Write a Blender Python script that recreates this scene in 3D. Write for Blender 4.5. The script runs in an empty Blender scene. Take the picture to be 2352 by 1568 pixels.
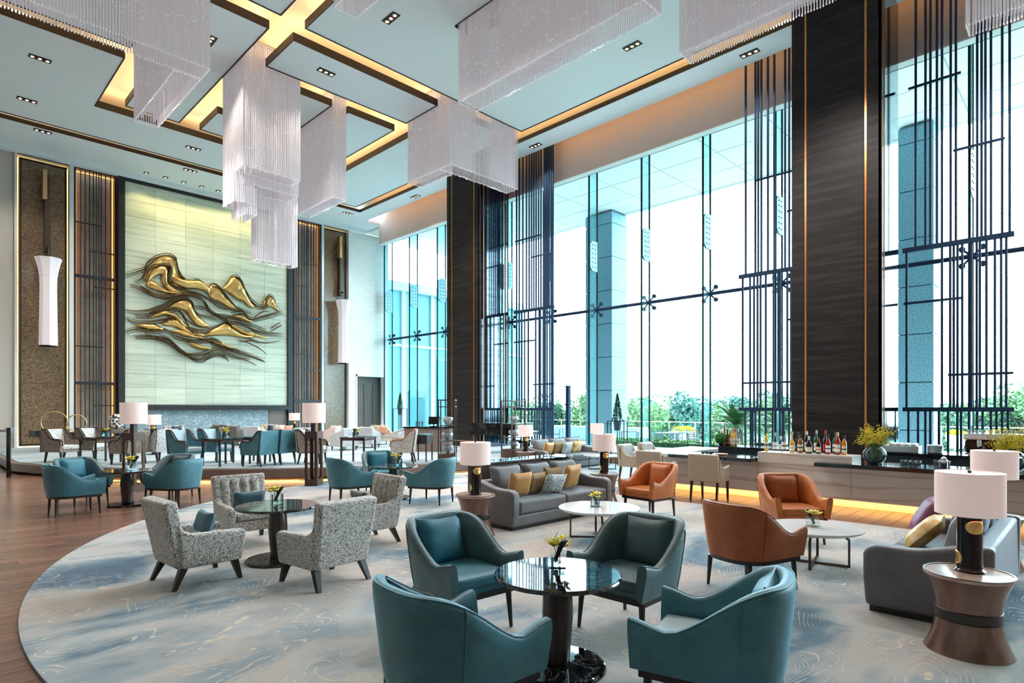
import bpy, math, random
from mathutils import Matrix, Vector
random.seed(7)
S = bpy.context.scene
COL = S.collection
PI = math.pi
# ------------------------------------------------------------------ camera
cd = bpy.data.cameras.new('camera'); cam = bpy.data.objects.new('camera', cd); COL.objects.link(cam)
S.camera = cam
AZ = math.atan(1354.0 / 1370.0)                 # angle of the room's X axis right of the view axis
cd.sensor_width = 36.0; cd.sensor_fit = 'HORIZONTAL'
cd.lens = 1370.0 / 2352.0 * 36.0
cd.shift_y = 154.0 / 2352.0
cd.clip_start = 0.05; cd.clip_end = 400
cam.location = (0, 0, 1.8)
cam.rotation_euler = (PI / 2, 0, AZ - PI / 2)
# ------------------------------------------------------------------ sky
W = bpy.data.worlds.new('sky'); S.world = W; W.use_nodes = True
wb = W.node_tree.nodes['Background']
wb.inputs[0].default_value = (0.70, 0.89, 1.0, 1); wb.inputs[1].default_value = 8.0
# ------------------------------------------------------------------ exposure
S.view_settings.view_transform = 'Standard'; S.view_settings.look = 'None'
S.view_settings.exposure = 0.9; S.view_settings.gamma = 1.0; S.view_settings.use_curve_mapping = False
cy = S.cycles
cy.max_bounces = 5; cy.diffuse_bounces = 3; cy.glossy_bounces = 3; cy.transmission_bounces = 2
cy.transparent_max_bounces = 14; cy.use_adaptive_sampling = True; cy.adaptive_threshold = .08; cy.adaptive_min_samples = 16; cy.use_light_tree = False; cy.caustics_reflective = False; cy.caustics_refractive = False
cy.sample_clamp_indirect = 6.0; cy.use_denoising = True
# ------------------------------------------------------------------ materials
MATS = {}
def nm(name):
    m = bpy.data.materials.new(name); m.use_nodes = True
    nt = m.node_tree; MATS[name] = m
    return m, nt, nt.nodes['Principled BSDF']
def setp(b, col=None, rough=None, metal=None, **k):
    if col is not None: b.inputs['Base Color'].default_value = (*col, 1)
    if rough is not None: b.inputs['Roughness'].default_value = rough
    if metal is not None: b.inputs['Metallic'].default_value = metal
    for n, v in k.items():
        n = n.replace('_', ' ')
        if n in b.inputs: b.inputs[n].default_value = (*v, 1) if isinstance(v, tuple) else v
def plain(name, col, rough=.5, metal=0., **k):
    m, nt, b = nm(name); setp(b, col, rough, metal, **k); return m
def coord(nt, scale=(1, 1, 1), src='Object', rot=(0, 0, 0)):
    t = nt.nodes.new('ShaderNodeTexCoord'); mp = nt.nodes.new('ShaderNodeMapping')
    mp.inputs['Scale'].default_value = scale; mp.inputs['Rotation'].default_value = rot
    if src == 'World':
        g = nt.nodes.new('ShaderNodeNewGeometry'); nt.links.new(g.outputs['Position'], mp.inputs[0])
    else: nt.links.new(t.outputs[src], mp.inputs[0])
    return mp.outputs[0]
def noise(nt, vec, scale=5., detail=4., rough=.5, dist=0.):
    n = nt.nodes.new('ShaderNodeTexNoise'); n.inputs['Scale'].default_value = scale
    n.inputs['Detail'].default_value = detail; n.inputs['Roughness'].default_value = rough
    n.inputs['Distortion'].default_value = dist
    nt.links.new(vec, n.inputs['Vector']); return n.outputs['Fac']
def ramp(nt, fac, stops, interp='LINEAR'):
    r = nt.nodes.new('ShaderNodeValToRGB'); e = r.color_ramp.elements; r.color_ramp.interpolation = interp
    while len(e) < len(stops): e.new(.5)
    for i, (p, c) in enumerate(stops):
        e[i].position = p; e[i].color = (*c, 1) if len(c) == 3 else c
    nt.links.new(fac, r.inputs[0]); return r.outputs[0]
def mix(nt, fac, a, b, mode='MIX'):
    n = nt.nodes.new('ShaderNodeMix'); n.data_type = 'RGBA'; n.blend_type = mode
    for sock, v in ((n.inputs[0], fac), (n.inputs[6], a), (n.inputs[7], b)):
        if hasattr(v, 'links'): nt.links.new(v, sock)
        elif isinstance(v, tuple): sock.default_value = (*v, 1)
        else: sock.default_value = v
    return n.outputs[2]
def math_(nt, op, a, b=None):
    n = nt.nodes.new('ShaderNodeMath'); n.operation = op
    for i, v in enumerate((a, b)):
        if v is None: continue
        if hasattr(v, 'links'): nt.links.new(v, n.inputs[i])
        else: n.inputs[i].default_value = v
    return n.outputs[0]
def bump(nt, b, h, strength=.3, dist=.01):
    n = nt.nodes.new('ShaderNodeBump'); n.inputs['Strength'].default_value = strength; n.inputs['Distance'].default_value = dist
    nt.links.new(h, n.inputs['Height']); nt.links.new(n.outputs[0], b.inputs['Normal'])
def noisy(name, stops, scale=5., detail=4., rough=.5, metal=0., sc=(1, 1, 1), src='Object', dist=0., bmp=0., nr=.5, **k):
    m, nt, b = nm(name); setp(b, None, rough, metal, **k)
    v = coord(nt, sc, src); f = noise(nt, v, scale, detail, nr, dist)
    nt.links.new(ramp(nt, f, stops), b.inputs['Base Color'])
    if bmp: bump(nt, b, f, bmp)
    return m
def glassy(name, tint, refl=.12, body=0., bodycol=(.8, .95, 1)):
    """architectural glass: see-through with a mirror coat that grows at grazing angles"""
    m = bpy.data.materials.new(name); m.use_nodes = True; nt = m.node_tree; MATS[name] = m
    nt.nodes.remove(nt.nodes['Principled BSDF']); out = nt.nodes['Material Output']
    tr = nt.nodes.new('ShaderNodeBsdfTransparent'); tr.inputs[0].default_value = (*tint, 1)
    gl = nt.nodes.new('ShaderNodeBsdfGlossy'); gl.inputs['Roughness'].default_value = .02; gl.inputs[0].default_value = (.9, .97, 1, 1)
    fr = nt.nodes.new('ShaderNodeLayerWeight'); fr.inputs[0].default_value = refl
    mx = nt.nodes.new('ShaderNodeMixShader'); nt.links.new(fr.outputs['Fresnel'], mx.inputs[0])
    nt.links.new(tr.outputs[0], mx.inputs[1]); nt.links.new(gl.outputs[0], mx.inputs[2])
    o = mx.outputs[0]
    if body:
        df = nt.nodes.new('ShaderNodeBsdfDiffuse'); df.inputs[0].default_value = (*bodycol, 1)
        m2 = nt.nodes.new('ShaderNodeMixShader'); m2.inputs[0].default_value = body
        nt.links.new(o, m2.inputs[1]); nt.links.new(df.outputs[0], m2.inputs[2]); o = m2.outputs[0]
    nt.links.new(o, out.inputs[0]); return m

def velvet(name, dark, mid, sheen, weave=260.):
    m, nt, b = nm(name); setp(b, None, .48, 0., Sheen_Weight=1., Sheen_Roughness=.28, Sheen_Tint=sheen)
    v = coord(nt); f = noise(nt, v, 5., 5., .6, .6)
    nt.links.new(ramp(nt, f, [(.3, dark), (.7, mid)]), b.inputs['Base Color'])
    w = noise(nt, v, weave, 1.); bump(nt, b, w, .25, .004)
    return m
velvet('teal_velvet', (.020, .130, .185), (.040, .225, .320), (.35, .80, 1.))
velvet('teal_fabric', (.045, .150, .195), (.070, .220, .280), (.35, .80, 1.))
velvet('grey_teal_velvet', (.060, .105, .118), (.095, .160, .180), (.45, .8, .95))
velvet('orange_leather', (.42, .105, .020), (.62, .19, .045), (.9, .5, .3))
velvet('rust_leather', (.30, .062, .013), (.42, .105, .022), (.9, .5, .3))
velvet('navy_fabric', (.010, .030, .060), (.020, .055, .10), (.3, .5, .7))
velvet('teal_lumbar', (.025, .075, .105), (.04, .11, .15), (.3, .6, .8))
velvet('sofa_grey', (.125, .118, .128), (.165, .155, .168), (.6, .65, .75))
velvet('sofa_cushion_grey', (.115, .113, .128), (.15, .147, .165), (.6, .65, .75))
velvet('gold_fabric', (.52, .25, .065), (.68, .37, .13), (1, .7, .4))
velvet('plum_velvet', (.10, .006, .055), (.17, .014, .09), (.6, .15, .4))
velvet('cream_fabric', (.52, .44, .33), (.66, .57, .45), (1, .9, .8))
velvet('light_grey_fabric', (.42, .42, .44), (.55, .55, .57), (.9, .95, 1))
velvet('pink_fabric', (.52, .40, .36), (.64, .50, .46), (1, .9, .85))
velvet('salmon_fabric', (.62, .26, .15), (.75, .36, .24), (1, .8, .7))
velvet('grey_brown_fabric', (.12, .105, .095), (.18, .16, .15), (.7, .7, .7))
velvet('bar_chair_fabric', (.40, .315, .225), (.47, .38, .285), (1, .9, .8))
velvet('pale_blue_fabric', (.32, .42, .48), (.42, .52, .58), (.8, .95, 1))
def speckle(name, a, b_, c, sc=70.):
    m, nt, b = nm(name); setp(b, None, .8, 0., Sheen_Weight=.3)
    v = coord(nt, (1, 1, 1)); f = noise(nt, v, sc, 2., .7)
    g = noise(nt, v, sc * .45, 2., .6, .8)
    c1 = ramp(nt, f, [(.40, a), (.50, b_), (.58, c)])
    c2 = ramp(nt, g, [(.36, (.10, .085, .075)), (.46, (1, 1, 1))])
    nt.links.new(mix(nt, .8, c1, c2, 'MULTIPLY'), b.inputs['Base Color']); bump(nt, b, f, .2, .004); return m
speckle('speckled_fabric', (.17, .145, .13), (.50, .46, .43), (.78, .74, .70), 95.)
speckle('speckled_warm', (.09, .065, .05), (.30, .23, .18), (.46, .38, .32), 60.)
speckle('speckled_light', (.35, .35, .36), (.72, .72, .73), (.85, .85, .86), 60.)
m, nt, b = nm('stripe_fabric'); setp(b, None, .8)
v = coord(nt); wv = nt.nodes.new('ShaderNodeTexWave'); wv.inputs['Scale'].default_value = 9.; nt.links.new(v, wv.inputs[0])
nt.links.new(ramp(nt, wv.outputs['Fac'], [(.35, (.05, .035, .03)), (.55, (.55, .36, .16))]), b.inputs['Base Color'])
m, nt, b = nm('knit_fabric'); setp(b, None, .8)
v = coord(nt); vo = nt.nodes.new('ShaderNodeTexVoronoi'); vo.inputs['Scale'].default_value = 45.; nt.links.new(v, vo.inputs[0])
nt.links.new(ramp(nt, vo.outputs['Distance'], [(.25, (.06, .09, .11)), (.6, (.62, .66, .68))]), b.inputs['Base Color'])
m, nt, b = nm('gold_leaf_fabric'); setp(b, None, .5, .2)
v = coord(nt); f = noise(nt, v, 7., 3.)
nt.links.new(ramp(nt, f, [(.35, (.45, .24, .06)), (.55, (.7, .5, .22)), (.68, (.72, .68, .62))]), b.inputs['Base Color'])

plain('dark_wood', (.016, .011, .010), .35)
noisy('walnut', [(.3, (.045, .020, .013)), (.7, (.095, .045, .028))], 3., 5., .35, 0, (1, 1, .08))
noisy('pedestal_wood', [(.3, (.018, .011, .009)), (.7, (.07, .042, .032))], 4., 4., .25, 0, (6, 6, .3))
plain('bronze_rim', (.035, .022, .017), .35, .2)
plain('black_metal', (.010, .010, .012), .6, .1)
plain('screen_metal', (.018, .040, .085), .75, 0., Specular_IOR_Level=.15)
plain('bronze_metal', (.10, .075, .06), .35, .8)
plain('chrome', (.75, .77, .8), .12, 1.)
plain('steel', (.42, .46, .5), .3, .9)
plain('gold_metal', (.80, .50, .18), .30, 1.)
plain('copper', (.62, .25, .09), .28, .9)
plain('brass', (.62, .42, .2), .3, .9)
plain('gloss_black', (.006, .006, .008), .06)
plain('black_stone_edge', (.008, .009, .012), .15)
m, nt, b = nm('black_marble'); setp(b, None, .04, 0., Specular_IOR_Level=.9)
v = coord(nt); f = noise(nt, v, 3.2, 8., .6, 1.5)
vein = ramp(nt, f, [(.475, (.004, .005, .007)), (.497, (.10, .12, .13)), (.52, (.004, .005, .007))])
nt.links.new(vein, b.inputs['Base Color'])
m, nt, b = nm('green_marble'); setp(b, None, .04, 0., Specular_IOR_Level=.9)
v = coord(nt); f = noise(nt, v, 3.2, 8., .6, 1.5)
nt.links.new(ramp(nt, f, [(.47, (.010, .014, .014)), (.5, (.10, .13, .12)), (.53, (.010, .014, .014))]), b.inputs['Base Color'])
noisy('white_stone', [(.3, (.70, .70, .71)), (.7, (.80, .80, .81))], 2., 5., .12)
noisy('pink_stone', [(.35, (.42, .26, .20)), (.6, (.58, .40, .33))], 6., 6., .15)
noisy('drum_wood', [(.3, (.15, .078, .060)), (.7, (.26, .15, .12))], 2.2, 2., .24, .45, (5, 5, .1))
plain('drum_band', (.035, .028, .024), .4, .3)
plain('lamp_black', (.008, .008, .009), .12)
m, nt, b = nm('lamp_shade'); setp(b, (.80, .64, .61), .8, 0., Emission_Color=(1., .78, .72), Emission_Strength=.17)
plain('shade_top', (.86, .76, .72), .8, 0., Emission_Color=(1, .88, .82), Emission_Strength=.2)
m, nt, b = nm('lantern_paper'); setp(b, (.74, .68, .71), .7, 0., Emission_Color=(1., .88, .90), Emission_Strength=.14)
# --- building surfaces
m, nt, b = nm('floor_wood'); setp(b, None, .24)
v = coord(nt, (1, 1, 1), 'World'); f = noise(nt, coord(nt, (.5, 6, 1), 'World'), 3., 5.)
oi = nt.nodes.new('ShaderNodeObjectInfo')
c1 = ramp(nt, f, [(.3, (.19, .095, .068)), (.7, (.29, .165, .125))])
c2 = ramp(nt, oi.outputs['Random'], [(0, (.72, .70, .68)), (1, (1.15, 1.12, 1.10))])
nt.links.new(mix(nt, 1., c1, c2, 'MULTIPLY'), b.inputs['Base Color'])
noisy('floor_marble', [(.3, (.42, .47, .50)), (.7, (.62, .67, .69))], .9, 6., .10, 0, (1, 1, 1), 'World')
m, nt, b = nm('rug_weave'); setp(b, None, .95, 0., Sheen_Weight=.3)
v = coord(nt, (1, 1, 1), 'World'); vs = coord(nt, (.55, 1.0, 1), 'World', (0, 0, .7))
f1 = noise(nt, vs, .85, 5., .55, .4); f2 = noise(nt, v, .42, 3., .5, .3)
base = ramp(nt, f1, [(.37, (.02, .085, .17)), (.43, (.10, .19, .265)), (.47, (.28, .33, .37)), (.52, (.47, .475, .48)), (.57, (.50, .46, .43)), (.64, (.26, .32, .37))])
base = mix(nt, ramp(nt, f2, [(.48, (0, 0, 0)), (.60, (.75, .75, .75))]), base, (.52, .40, .335))
c = noise(nt, coord(nt, (.6, 1.15, 1), 'World', (0, 0, .7)), .9, 1.5, .45, .5)
ring = math_(nt, 'FRACT', math_(nt, 'MULTIPLY', c, 60.))
brk = noise(nt, v, 9., 2.)
line = ramp(nt, ring, [(.0, (1, 1, 1)), (.13, (1, 1, 1)), (.20, (0, 0, 0)), (1., (0, 0, 0))])
msk = mix(nt, 1., line, ramp(nt, brk, [(.44, (0, 0, 0)), (.52, (1, 1, 1))]), 'MULTIPLY')
msk2 = mix(nt, 1., msk, ramp(nt, noise(nt, v, .8, 2.), [(.40, (0, 0, 0)), (.46, (1, 1, 1))]), 'MULTIPLY')
base = mix(nt, mix(nt, 1., msk2, (.9, .9, .9), 'MULTIPLY'), base, (.72, .61, .47))
nt.links.new(base, b.inputs['Base Color'])
pile = noise(nt, v, 160., 2.); hgt = mix(nt, .35, pile, msk); bump(nt, b, hgt, .6, .012)
noisy('carpet_pale', [(.35, (.24, .32, .37)), (.65, (.47, .53, .57))], 2.2, 5., .95, 0, (.25, 2.2, 1), 'World')
noisy('platform_stone', [(.3, (.15, .105, .085)), (.7, (.235, .175, .15))], 30., 5., .35, 0, (1, 1, 1), 'World')
plain('ceiling_paint', (.76, .81, .825), .7)
plain('ceiling_perimeter', (.80, .85, .87), .7)
plain('cove_paint', (.82, .72, .55), .7)
plain('fascia_brown', (.016, .009, .006), .5)
plain('wall_paint_warm', (.55, .50, .45), .75)
noisy('wall_silk', [(.35, (.62, .60, .57)), (.65, (.74, .73, .71))], 3., 5., .7, 0, (.5, .5, 9))
plain('bulkhead_paint', (.56, .55, .55), .75)
noisy('bronze_stone', [(.42, (.10, .060, .032)), (.5, (.20, .130, .075)), (.6, (.28, .195, .12))], 14., 3., .18, 0, (1, 1, 1), 'World', 2.2)
m, nt, b = nm('silver_travertine'); setp(b, None, .35)
v = coord(nt, (.16, 1, 3.4), 'World', (0, .035, 0)); f = noise(nt, v, 2.4, 7., .65)
oi = nt.nodes.new('ShaderNodeObjectInfo')
c1 = ramp(nt, f, [(.28, (.36, .40, .31)), (.45, (.58, .63, .51)), (.6, (.68, .73, .61)), (.72, (.48, .52, .41))])
c2 = ramp(nt, oi.outputs['Random'], [(0, (.88, .88, .86)), (1, (1.08, 1.07, 1.04))])
nt.links.new(mix(nt, 1., c1, c2, 'MULTIPLY'), b.inputs['Base Color'])
noisy('fire_surround', [(.35, (.20, .27, .30)), (.55, (.33, .42, .46)), (.66, (.55, .62, .65))], 5., 8., .3, 0, (1, 1, 1), 'World', 2.)
plain('frame_dark', (.018, .018, .022), .4, .2)
plain('frame_light', (.66, .68, .68), .6)
noisy('niche_back', [(.3, (.30, .27, .235)), (.7, (.42, .385, .34))], 3., 3., .6)
m, nt, b = nm('column_veneer'); setp(b, None, .5, 0., Specular_IOR_Level=.25)
v = coord(nt, (1, .22, 3.2), 'World', (.11, 0, 0)); f = noise(nt, v, 3.4, 9., .62, .5)
nt.links.new(ramp(nt, f, [(.3, (.006, .005, .0055)), (.5, (.014, .0108, .0108)), (.68, (.034, .027, .026))]), b.inputs['Base Color'])
m, nt, b = nm('column_polished'); setp(b, None, .07, 1.)
v = coord(nt, (.22, 1, 3.2), 'World'); f = noise(nt, v, 3.4, 9., .62, .5)
nt.links.new(ramp(nt, f, [(.3, (.10, .13, .17)), (.7, (.20, .25, .30))]), b.inputs['Base Color'])
noisy('door_wood', [(.3, (.045, .028, .021)), (.7, (.085, .055, .042))], 3., 5., .5, 0, (4, 4, .4))
m, nt, b = nm('bar_marble'); setp(b, None, .22)
v = coord(nt, (1, .16, 1), 'World', (.05, 0, 0)); f = noise(nt, v, 1.6, 8., .6, 1.4)
wv = nt.nodes.new('ShaderNodeTexWave'); wv.bands_direction = 'Z'; wv.inputs['Scale'].default_value = 1.5; wv.inputs['Distortion'].default_value = 13.; wv.inputs['Detail'].default_value = 4.
wv.inputs['Detail Scale'].default_value = .6
nt.links.new(v, wv.inputs[0])
c1 = ramp(nt, f, [(.3, (.68, .61, .54)), (.7, (.80, .74, .68))])
c2 = ramp(nt, wv.outputs['Fac'], [(.0, (.70, .62, .56)), (.10, (1, 1, 1))])
nt.links.new(mix(nt, .75, c1, c2, 'MULTIPLY'), b.inputs['Base Color'])
plain('counter_black', (.010, .013, .018), .10)
plain('bar_steel_dark', (.035, .05, .065), .3, .5)
# --- glass
glassy('pane_glass', (.93, .985, .985), .06)
glassy('fin_glass', (.80, .97, .99), .02, .10, (.45, .95, 1.0))
glassy('clear_glass', (.95, .98, .985), .22, .02, (.9, .95, 1))
glassy('vase_glass', (.90, .97, .98), .25, .03, (.5, .65, .7))
glassy('crystal', (.92, .96, .98), .35, .22, (.95, .98, 1))
plain('fin_edge', (.008, .022, .032), .8, 0., Specular_IOR_Level=.1)
m, nt, b = nm('glass_rod'); setp(b, (.60, .58, .63), .2, 0., Emission_Color=(1., .90, .90), Emission_Strength=.08, Specular_IOR_Level=.8)
m, nt, b = nm('glass_bead'); setp(b, (.85, .83, .85), .15, 0., Emission_Color=(1., .95, .93), Emission_Strength=.10)
plain('led_warm', (1, .8, .5), .5, 0., Emission_Color=(1., .66, .36), Emission_Strength=24.)
plain('led_amber', (1, .6, .3), .5, 0., Emission_Color=(1., .42, .10), Emission_Strength=1.5)
plain('led_slot', (1, .6, .3), .5, 0., Emission_Color=(1., .46, .14), Emission_Strength=9.)
plain('led_niche', (1, .7, .3), .5, 0., Emission_Color=(1., .66, .24), Emission_Strength=1.5)
plain('led_bar', (1, .7, .4), .5, 0., Emission_Color=(1., .58, .2), Emission_Strength=16.)
plain('spot_lens', (1, 1, 1), .4, 0., Emission_Color=(1., .84, .62), Emission_Strength=5.)
# --- outdoors
noisy('granite_blue', [(.35, (.10, .25, .34)), (.65, (.24, .43, .51))], 22., 4., .7, 0, (1, 1, 1), 'World')
plain('canopy_panel', (.74, .80, .82), .6)
plain('canopy_edge', (.55, .62, .64), .6)
noisy('terrace_stone', [(.3, (.50, .50, .47)), (.7, (.62, .61, .57))], 1.4, 5., .8, 0, (1, 1, 1), 'World')
plain('outer_wall', (.14, .38, .44), .7)
plain('outer_trim', (.40, .62, .66), .7)
plain('outer_dark', (.05, .16, .20), .3)
noisy('leaf_dark', [(.3, (.035, .11, .075)), (.7, (.11, .23, .14))], 1.2, 3., .7, 0, (1, 1, 1), 'World')
noisy('leaf_light', [(.3, (.08, .19, .08)), (.7, (.22, .34, .16))], 1.2, 3., .7, 0, (1, 1, 1), 'World')
noisy('leaf_teal', [(.3, (.035, .13, .115)), (.7, (.11, .25, .21))], 1.2, 3., .7, 0, (1, 1, 1), 'World')
plain('palm_green', (.045, .15, .045), .6)
plain('hedge_leaf', (.11, .30, .05), .7)
plain('topiary_green', (.035, .20, .035), .7)
plain('cypress_green', (.03, .11, .055), .7)
plain('yellow_flower', (.80, .62, .02), .6)
plain('yellow_petal', (.85, .70, .06), .5)
plain('green_stem', (.05, .14, .03), .6)
plain('dark_leaf', (.012, .03, .02), .5)
plain('bark', (.10, .08, .06), .9)
plain('pot_blue', (.03, .055, .10), .5)
plain('planter_white', (.68, .66, .60), .7)
plain('rattan_grey', (.16, .24, .29), .7)
plain('white_paint', (.75, .75, .74), .5)
plain('sub_floor', (.13, .075, .055), .3)
plain('relief_bronze', (.085, .055, .022), .35, .7)
plain('fin_plate', (.16, .36, .46), .5, .3)
m, nt, b = nm('mosaic'); setp(b, None, .4)
v = coord(nt); vo = nt.nodes.new('ShaderNodeTexVoronoi'); vo.inputs['Scale'].default_value = 16.; nt.links.new(v, vo.inputs[0])
nt.links.new(ramp(nt, vo.outputs['Color'], [(.42, (.03, .03, .03)), (.5, (.72, .70, .64))]), b.inputs['Base Color'])
for k_ in ('glass_rod', 'glass_bead', 'lamp_shade', 'shade_top', 'lantern_paper', 'spot_lens', 'led_niche', 'led_amber'):
    MATS[k_].cycles.emission_sampling = 'NONE'
# ------------------------------------------------------------------ mesh helpers
class MB:
    def __init__(s): s.v = []; s.f = []
    def add(s, vs, fs, M=None):
        o = len(s.v)
        s.v += [tuple(M @ Vector(p)) for p in vs] if M else [tuple(p) for p in vs]
        s.f += [tuple(o + i for i in f) for f in fs]; return s
    def box(s, x0, x1, y0, y1, z0, z1, M=None):
        return s.add([(x0, y0, z0), (x1, y0, z0), (x1, y1, z0), (x0, y1, z0), (x0, y0, z1), (x1, y0, z1), (x1, y1, z1), (x0, y1, z1)],
                     [(0, 3, 2, 1), (4, 5, 6, 7), (0, 1, 5, 4), (1, 2, 6, 5), (2, 3, 7, 6), (3, 0, 4, 7)], M)
    def cyl(s, p0, p1, r0, r1=None, n=12, caps=True, ph=0.):
        p0 = Vector(p0); p1 = Vector(p1); r1 = r0 if r1 is None else r1
        d = (p1 - p0).normalized(); a = Vector((0, 0, 1)) if abs(d.z) < .9 else Vector((1, 0, 0))
        u = d.cross(a).normalized(); w = d.cross(u)
        vs = []
        for p, r in ((p0, r0), (p1, r1)):
            for i in range(n):
                t = 2 * PI * i / n + ph; vs.append(p + u * (r * math.cos(t)) + w * (r * math.sin(t)))
        fs = [(i, (i + 1) % n, n + (i + 1) % n, n + i) for i in range(n)]
        if caps: fs += [tuple(range(n - 1, -1, -1)), tuple(range(n, 2 * n))]
        return s.add(vs, fs)
    def lathe(s, prof, n=24, c=(0, 0, 0), M=None):
        prof = list(prof)
        if len(prof) > 3 and prof[0][0] <= 1e-5: prof = prof[1:]
        if len(prof) > 3 and prof[-1][0] <= 1e-5: prof = prof[:-1]
        vs = []; fs = []; k = len(prof)
        for i in range(n):
            t = 2 * PI * i / n
            for r, z in prof: vs.append((c[0] + r * math.cos(t), c[1] + r * math.sin(t), c[2] + z))
        for i in range(n):
            for j in range(k - 1):
                a, b_ = i * k + j, ((i + 1) % n) * k + j
                fs.append((a, b_, b_ + 1, a + 1))
        if prof[0][0] > 1e-5: fs.append(tuple(i * k for i in range(n - 1, -1, -1)))
        if prof[-1][0] > 1e-5: fs.append(tuple(i * k + k - 1 for i in range(n)))
        return s.add(vs, fs, M)
    def tube(s, pts, r, n=6, closed=False, caps=True):
        P = [Vector(p) for p in pts]; m = len(P); vs = []; fs = []
        rr = r if isinstance(r, (list, tuple)) else [r] * m
        up = None
        for i in range(m):
            a = P[i - 1] if (i > 0 or closed) else P[i]; b_ = P[(i + 1) % m] if (i < m - 1 or closed) else P[i]
            t = (b_ - a).normalized()
            if up is None: up = Vector((0, 0, 1)) if abs(t.z) < .9 else Vector((1, 0, 0))
            u = t.cross(up)
            if u.length < 1e-4: u = t.cross(Vector((1, 0, 0)))
            u.normalize(); w = u.cross(t).normalized(); up = w
            for k in range(n):
                q = 2 * PI * k / n; vs.append(P[i] + u * (rr[i] * math.cos(q)) + w * (rr[i] * math.sin(q)))
        for i in range(m if closed else m - 1):
            for k in range(n):
                a, b_ = i * n, ((i + 1) % m) * n
                fs.append((a + k, a + (k + 1) % n, b_ + (k + 1) % n, b_ + k))
        if caps and not closed: fs += [tuple(range(n - 1, -1, -1)), tuple((m - 1) * n + k for k in range(n))]
        return s.add(vs, fs)
    def prism(s, poly, z0, z1, M=None):
        n = len(poly)
        return s.add([(x, y, z0) for x, y in poly] + [(x, y, z1) for x, y in poly],
                     [tuple(range(n - 1, -1, -1)), tuple(range(n, 2 * n))] + [(i, (i + 1) % n, n + (i + 1) % n, n + i) for i in range(n)], M)
    def sideprism(s, poly, x0, x1):
        """polygon in (y, z) extruded along x"""
        n = len(poly)
        return s.add([(x0, y, z) for y, z in poly] + [(x1, y, z) for y, z in poly],
                     [tuple(range(n - 1, -1, -1)), tuple(range(n, 2 * n))] + [(i, (i + 1) % n, n + (i + 1) % n, n + i) for i in range(n)])
    def ball(s, c, r, n=10, m=6, sq=(1, 1, 1)):
        vs = [(c[0], c[1], c[2] - r * sq[2])]; fs = []
        for j in range(1, m):
            ph = -PI / 2 + PI * j / m
            for i in range(n):
                t = 2 * PI * i / n
                vs.append((c[0] + r * sq[0] * math.cos(ph) * math.cos(t), c[1] + r * sq[1] * math.cos(ph) * math.sin(t), c[2] + r * sq[2] * math.sin(ph)))
        vs.append((c[0], c[1], c[2] + r * sq[2])); L = len(vs) - 1
        for i in range(n):
            fs.append((0, 1 + (i + 1) % n, 1 + i)); fs.append((L, L - n + i, L - n + (i + 1) % n))
            for j in range(m - 2):
                a = 1 + j * n; fs.append((a + i, a + (i + 1) % n, a + n + (i + 1) % n, a + n + i))
        return s.add(vs, fs)
    def pillow(s, w, h, t, M=None, n=9):
        vs = []; fs = []
        for sd in (1, -1):
            for j in range(n):
                for i in range(n):
                    u = -1 + 2 * i / (n - 1); v_ = -1 + 2 * j / (n - 1)
                    k = ((1 - u ** 4) * (1 - v_ ** 4)) ** .45
                    pin = 1 - .06 * (1 - abs(u)) * (abs(v_) > .99) - .0
                    sx = w / 2 * (1 - .07 * (1 - u * u) * 0 - .06 * (1 - v_ * v_) * 0)
                    vs.append((u * sx * (1 - .05 * (1 - v_ * v_)), sd * t / 2 * k, v_ * h / 2 * (1 - .05 * (1 - u * u)) * pin))
        N = n * n
        for j in range(n - 1):
            for i in range(n - 1):
                a = j * n + i
                fs.append((a, a + n, a + n + 1, a + 1)); fs.append((N + a, N + a + 1, N + a + n + 1, N + a + n))
        return s.add(vs, fs, M)
    def build(s, name, mat, parent=None, smooth=False, bevel=0., seg=2, kind=None, loc=None, weld=False):
        me = bpy.data.meshes.new(name); me.from_pydata(s.v, [], s.f); me.update()
        o = bpy.data.objects.new(name, me); COL.objects.link(o)
        me.materials.append(MATS[mat] if isinstance(mat, str) else mat)
        if smooth: me.shade_smooth()
        if weld:
            md = o.modifiers.new('weld', 'WELD'); md.merge_threshold = .0005
        if bevel:
            md = o.modifiers.new('bevel', 'BEVEL'); md.width = bevel; md.segments = seg; md.limit_method = 'ANGLE'; md.angle_limit = .6
            if smooth is None: pass
        if parent: o.parent = parent
        if kind: o['kind'] = kind
        if loc: o.location = loc
        return o
def smooth_by_angle(o, ang=.7):
    me = o.data; me.shade_smooth()
    try: me.set_sharp_from_angle(angle=ang)
    except Exception: pass
    return o
def T(x=0, y=0, z=0, rx=0, ry=0, rz=0):
    return Matrix.Translation((x, y, z)) @ Matrix.Rotation(rz, 4, 'Z') @ Matrix.Rotation(ry, 4, 'Y') @ Matrix.Rotation(rx, 4, 'X')
def tag(o, label=None, cat=None, group=None, kind=None):
    if label: o['label'] = label
    if cat: o['category'] = cat
    if group: o['group'] = group
    if kind: o['kind'] = kind
    return o
def thing(name, label, cat, loc=(0, 0, 0), rz=0., group=None):
    o = bpy.data.objects.new(name, None); COL.objects.link(o); o.location = loc; o.rotation_euler = (0, 0, rz)
    o.empty_display_size = .1
    return tag(o, label, cat, group)
def structure(name, loc=(0, 0, 0)):
    o = bpy.data.objects.new(name, None); COL.objects.link(o); o.location = loc; o.empty_display_size = .1
    o['kind'] = 'structure'; return o
KIDS = {}
def kids(o):
    return [c for c in o.children]
def copy_tree(o, parent=None, mats=None):
    c = o.copy(); COL.objects.link(c); c.parent = parent
    for ch in kids(o): copy_tree(ch, c)
    return c
def put(proto, loc, rz, label, group=None):
    c = copy_tree(proto); c.location = loc; c.rotation_euler = (0, 0, rz); c['label'] = label
    if group: c['group'] = group
    return c
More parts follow.
